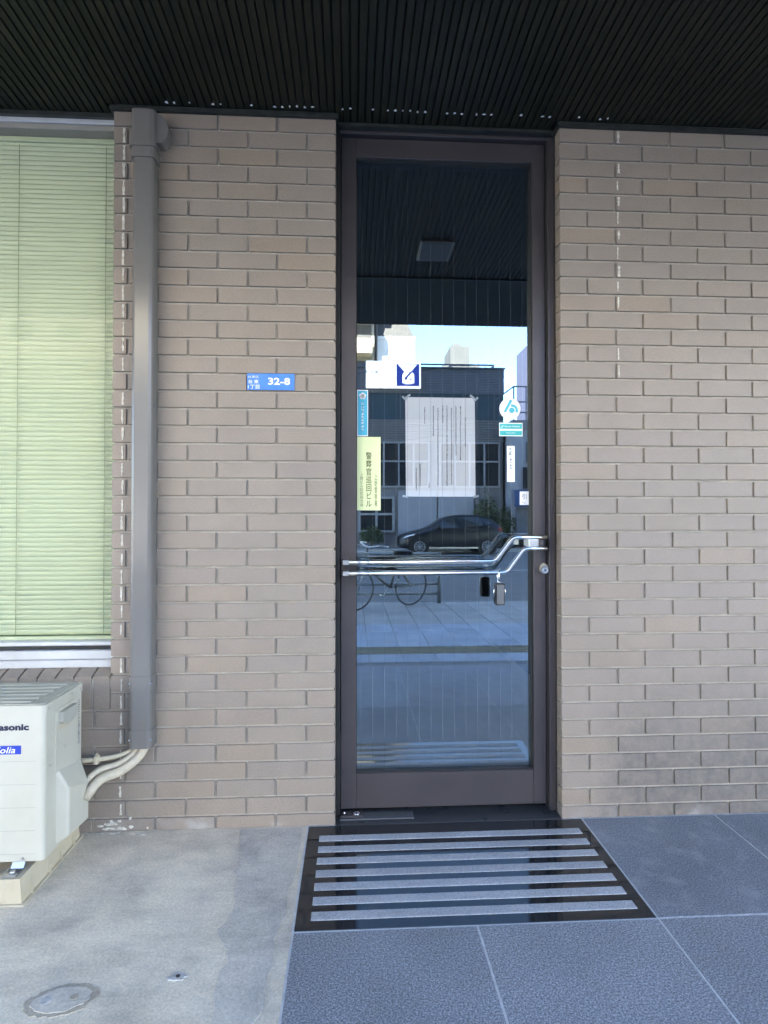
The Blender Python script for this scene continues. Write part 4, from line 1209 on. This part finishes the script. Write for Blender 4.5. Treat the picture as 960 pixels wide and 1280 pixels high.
def carpt(x, z, side, out=0.012):
    # interpolate the side surface of the body at (x, z)
    for i in range(len(S_) - 1):
        if S_[i][0] <= x <= S_[i + 1][0]:
            t = (x - S_[i][0]) / (S_[i + 1][0] - S_[i][0])
            (w, zs, zb_, zr, wr) = [S_[i][k] + (S_[i + 1][k] - S_[i][k]) * t for k in range(1, 6)]
            u = max(0, min(1, (z - zb_) / max(0.05, zr - zb_)))
            yy = w * 0.985 + (wr - w * 0.985) * u ** 1.15
            return (CX0 + x, CYC + side * (yy + out), GZ + z)
for side in (1, -1):
    for quadp in ([(1.50, 0.99), (2.33, 1.03), (2.33, 1.43), (2.02, 1.41), (1.72, 1.27)], [(2.42, 1.03), (3.22, 1.09), (3.20, 1.38), (2.95, 1.42), (2.42, 1.435)], [(3.30, 1.11), (3.60, 1.17), (3.42, 1.33), (3.30, 1.36)]):
        pts = [carpt(a, b, side) for a, b in quadp]
        MB().poly(pts if side > 0 else pts[::-1]).build('side_window', CARG, car)
    for wx in (0.80, 3.38):
        wy = CYC + side * 0.79
        MB().tube([(CX0 + wx, wy - side * 0.10, GZ + 0.31), (CX0 + wx, wy + side * 0.068, GZ + 0.31)], 0.37, 28).build('wheel_arch', BLACKP, car)
        ty = MB().tube([(CX0 + wx, wy - 0.10, GZ + 0.31), (CX0 + wx, wy + 0.10, GZ + 0.31)], 0.305, 28)
        wh = ty.build('tyre', RUBBER, car)
        rim = MB()
        yo = wy + side * 0.103
        rim.tube([(CX0 + wx + 0.20 * math.cos(t * 0.2618), yo, GZ + 0.31 + 0.20 * math.sin(t * 0.2618)) for t in range(24)], 0.014, 6, closed=True)
        for k in range(10):
            a0 = k * math.pi / 5
            rim.tube([(CX0 + wx, yo, GZ + 0.31), (CX0 + wx + 0.2 * math.cos(a0), yo, GZ + 0.31 + 0.2 * math.sin(a0))], 0.014, 5)
        rim.build('rim', RIMM, wh)
    pts = [carpt(0.16, 0.62, side, 0.02), carpt(0.60, 0.76, side, 0.02), carpt(0.62, 0.80, side, 0.0), carpt(0.30, 0.72, side, 0.0)]
    MB().poly(pts if side > 0 else pts[::-1]).build('headlight', LAMPW, car)
    pts = [carpt(3.80, 0.92, side, 0.02), carpt(4.0, 0.88, side, 0.02), carpt(3.97, 0.99, side, 0.02), carpt(3.83, 1.04, side, 0.02)]
    MB().poly(pts if side > 0 else pts[::-1]).build('tail_light', LAMPR, car)
    mx, my, mz = carpt(1.50, 1.0, side, 0.03)
    MB().cbox(mx - 0.06, mx + 0.10, min(my, my + side * 0.16), max(my, my + side * 0.16), mz, mz + 0.13, 0.03).build('wing_mirror', CARP, car)
    pts = [carpt(1.0, 0.24, side, 0.02), carpt(3.1, 0.24, side, 0.02), carpt(3.1, 0.30, side, 0.02), carpt(1.0, 0.30, side, 0.02)]
    MB().poly(pts if side > 0 else pts[::-1]).build('sill_trim', SATIN, car)

# guard rail and bicycle on the near pavement
gl = thing('guard_rail', (0, -5.85, 0), 'low galvanised pipe guard rail along the kerb', 'guard rail')
for zz in (0.14, 0.28, 0.72):
    MB().tube([(-8.0, -5.85, zz), (1.27, -5.85, zz)], 0.022, 8).build('rail', GALV, gl)
for x in (1.27, -0.6, -2.5, -4.4, -6.3):
    MB().tube([(x, -5.85, 0), (x, -5.85, 0.74)], 0.03, 10).build('post', GALV, gl)
bk = thing('bicycle', (0.5, -5.5, 0), 'dark small-wheeled bicycle leaning at the guard rail', 'bicycle')
T = Matrix.Translation((0.82, -5.62, 0)) @ Matrix.Rotation(R(148), 4, 'Z') @ Matrix.Rotation(R(5), 4, 'X')
def bmb():
    m_ = MB(); m_.T = T; return m_
rad = 0.27
for wx in (0.0, 0.92):
    w_ = bmb().tube([(wx + rad * math.cos(t * 0.19635), 0, rad + 0.015 + rad * math.sin(t * 0.19635)) for t in range(32)], 0.013, 7, closed=True).build('tyre', BIKERUB, bk)
    rm_ = bmb()
    for k in range(18):
        a0 = k * math.pi / 9
        rm_.tube([(wx, 0.012 * (-1) ** k, rad + 0.015), (wx + (rad - 0.02) * math.cos(a0), 0, rad + 0.015 + (rad - 0.02) * math.sin(a0))], 0.002, 4)
    rm_.tube([(wx, -0.04, rad + 0.015), (wx, 0.04, rad + 0.015)], 0.02, 8)
    rm_.build('spokes', SATIN, w_)
fm = bmb()
bb_, stt, sth, hd_ = (0.36, 0, 0.28), (0.27, 0, 0.58), (0.24, 0, 0.72), (0.80, 0, 0.66)
for a, b, r in ((bb_, sth, 0.016), (bb_, (0.81, 0, 0.60), 0.018), (stt, hd_, 0.015), ((0, 0.03, 0.285), bb_, 0.009), ((0, 0.03, 0.285), stt, 0.008), ((0, -0.03, 0.285), bb_, 0.009), ((0, -0.03, 0.285), stt, 0.008), ((0.83, 0, 0.55), (0.77, 0, 0.84), 0.016)):
    fm.tube([a, b], r, 8)
fm.build('frame', BIKEM, bk)
bmb().tube([(0.92, 0.045, 0.285), (0.84, 0.045, 0.54), (0.83, 0, 0.56), (0.84, -0.045, 0.54), (0.92, -0.045, 0.285)], 0.01, 7).build('fork', SATIN, bk)
bmb().tube(bent([(0.62, -0.27, 0.88), (0.74, -0.25, 0.90), (0.77, 0, 0.85), (0.74, 0.25, 0.90), (0.62, 0.27, 0.88)], 0.08), 0.011, 8).build('handlebar', SATIN, bk)
s_ = bmb(); s_.T = T @ Matrix.Translation((0.2, 0, 0.76)); s_.prism([(-0.14, -0.09), (-0.10, -0.10), (0.02, -0.05), (0.13, -0.02), (0.13, 0.02), (0.02, 0.05), (-0.10, 0.10), (-0.14, 0.09)], 'z', -0.03, 0.03)
s_.build('saddle', BLACKP, bk)
ck = bmb(); ck.tube([(0.36 + 0.075 * math.cos(t * 0.3927), 0.035, 0.28 + 0.075 * math.sin(t * 0.3927)) for t in range(16)], 0.006, 6, closed=True)
ck.tube([(0.36, 0.05, 0.28), (0.44, 0.05, 0.16)], 0.008, 6); ck.tube([(0.36, -0.05, 0.28), (0.28, -0.05, 0.40)], 0.008, 6)
ck.tube([(0.44, 0.04, 0.16), (0.44, 0.13, 0.16)], 0.012, 6); ck.tube([(0.28, -0.04, 0.40), (0.28, -0.13, 0.40)], 0.012, 6)
ck.build('crank', SATIN, bk)
bs_ = bmb()
for zz in (0.64, 0.72, 0.80, 0.88):
    bs_.tube([(0.86, -0.16, zz), (1.12, -0.16, zz), (1.12, 0.16, zz), (0.86, 0.16, zz)], 0.005, 5, closed=True)
for k in range(8):
    for (x, y) in ((0.86 + 0.26 * k / 7, -0.16), (0.86 + 0.26 * k / 7, 0.16), (1.12, -0.16 + 0.32 * k / 7)):
        bs_.tube([(x, y, 0.64), (x, y, 0.88)], 0.003, 4)
bs_.build('basket', SATIN, bk)
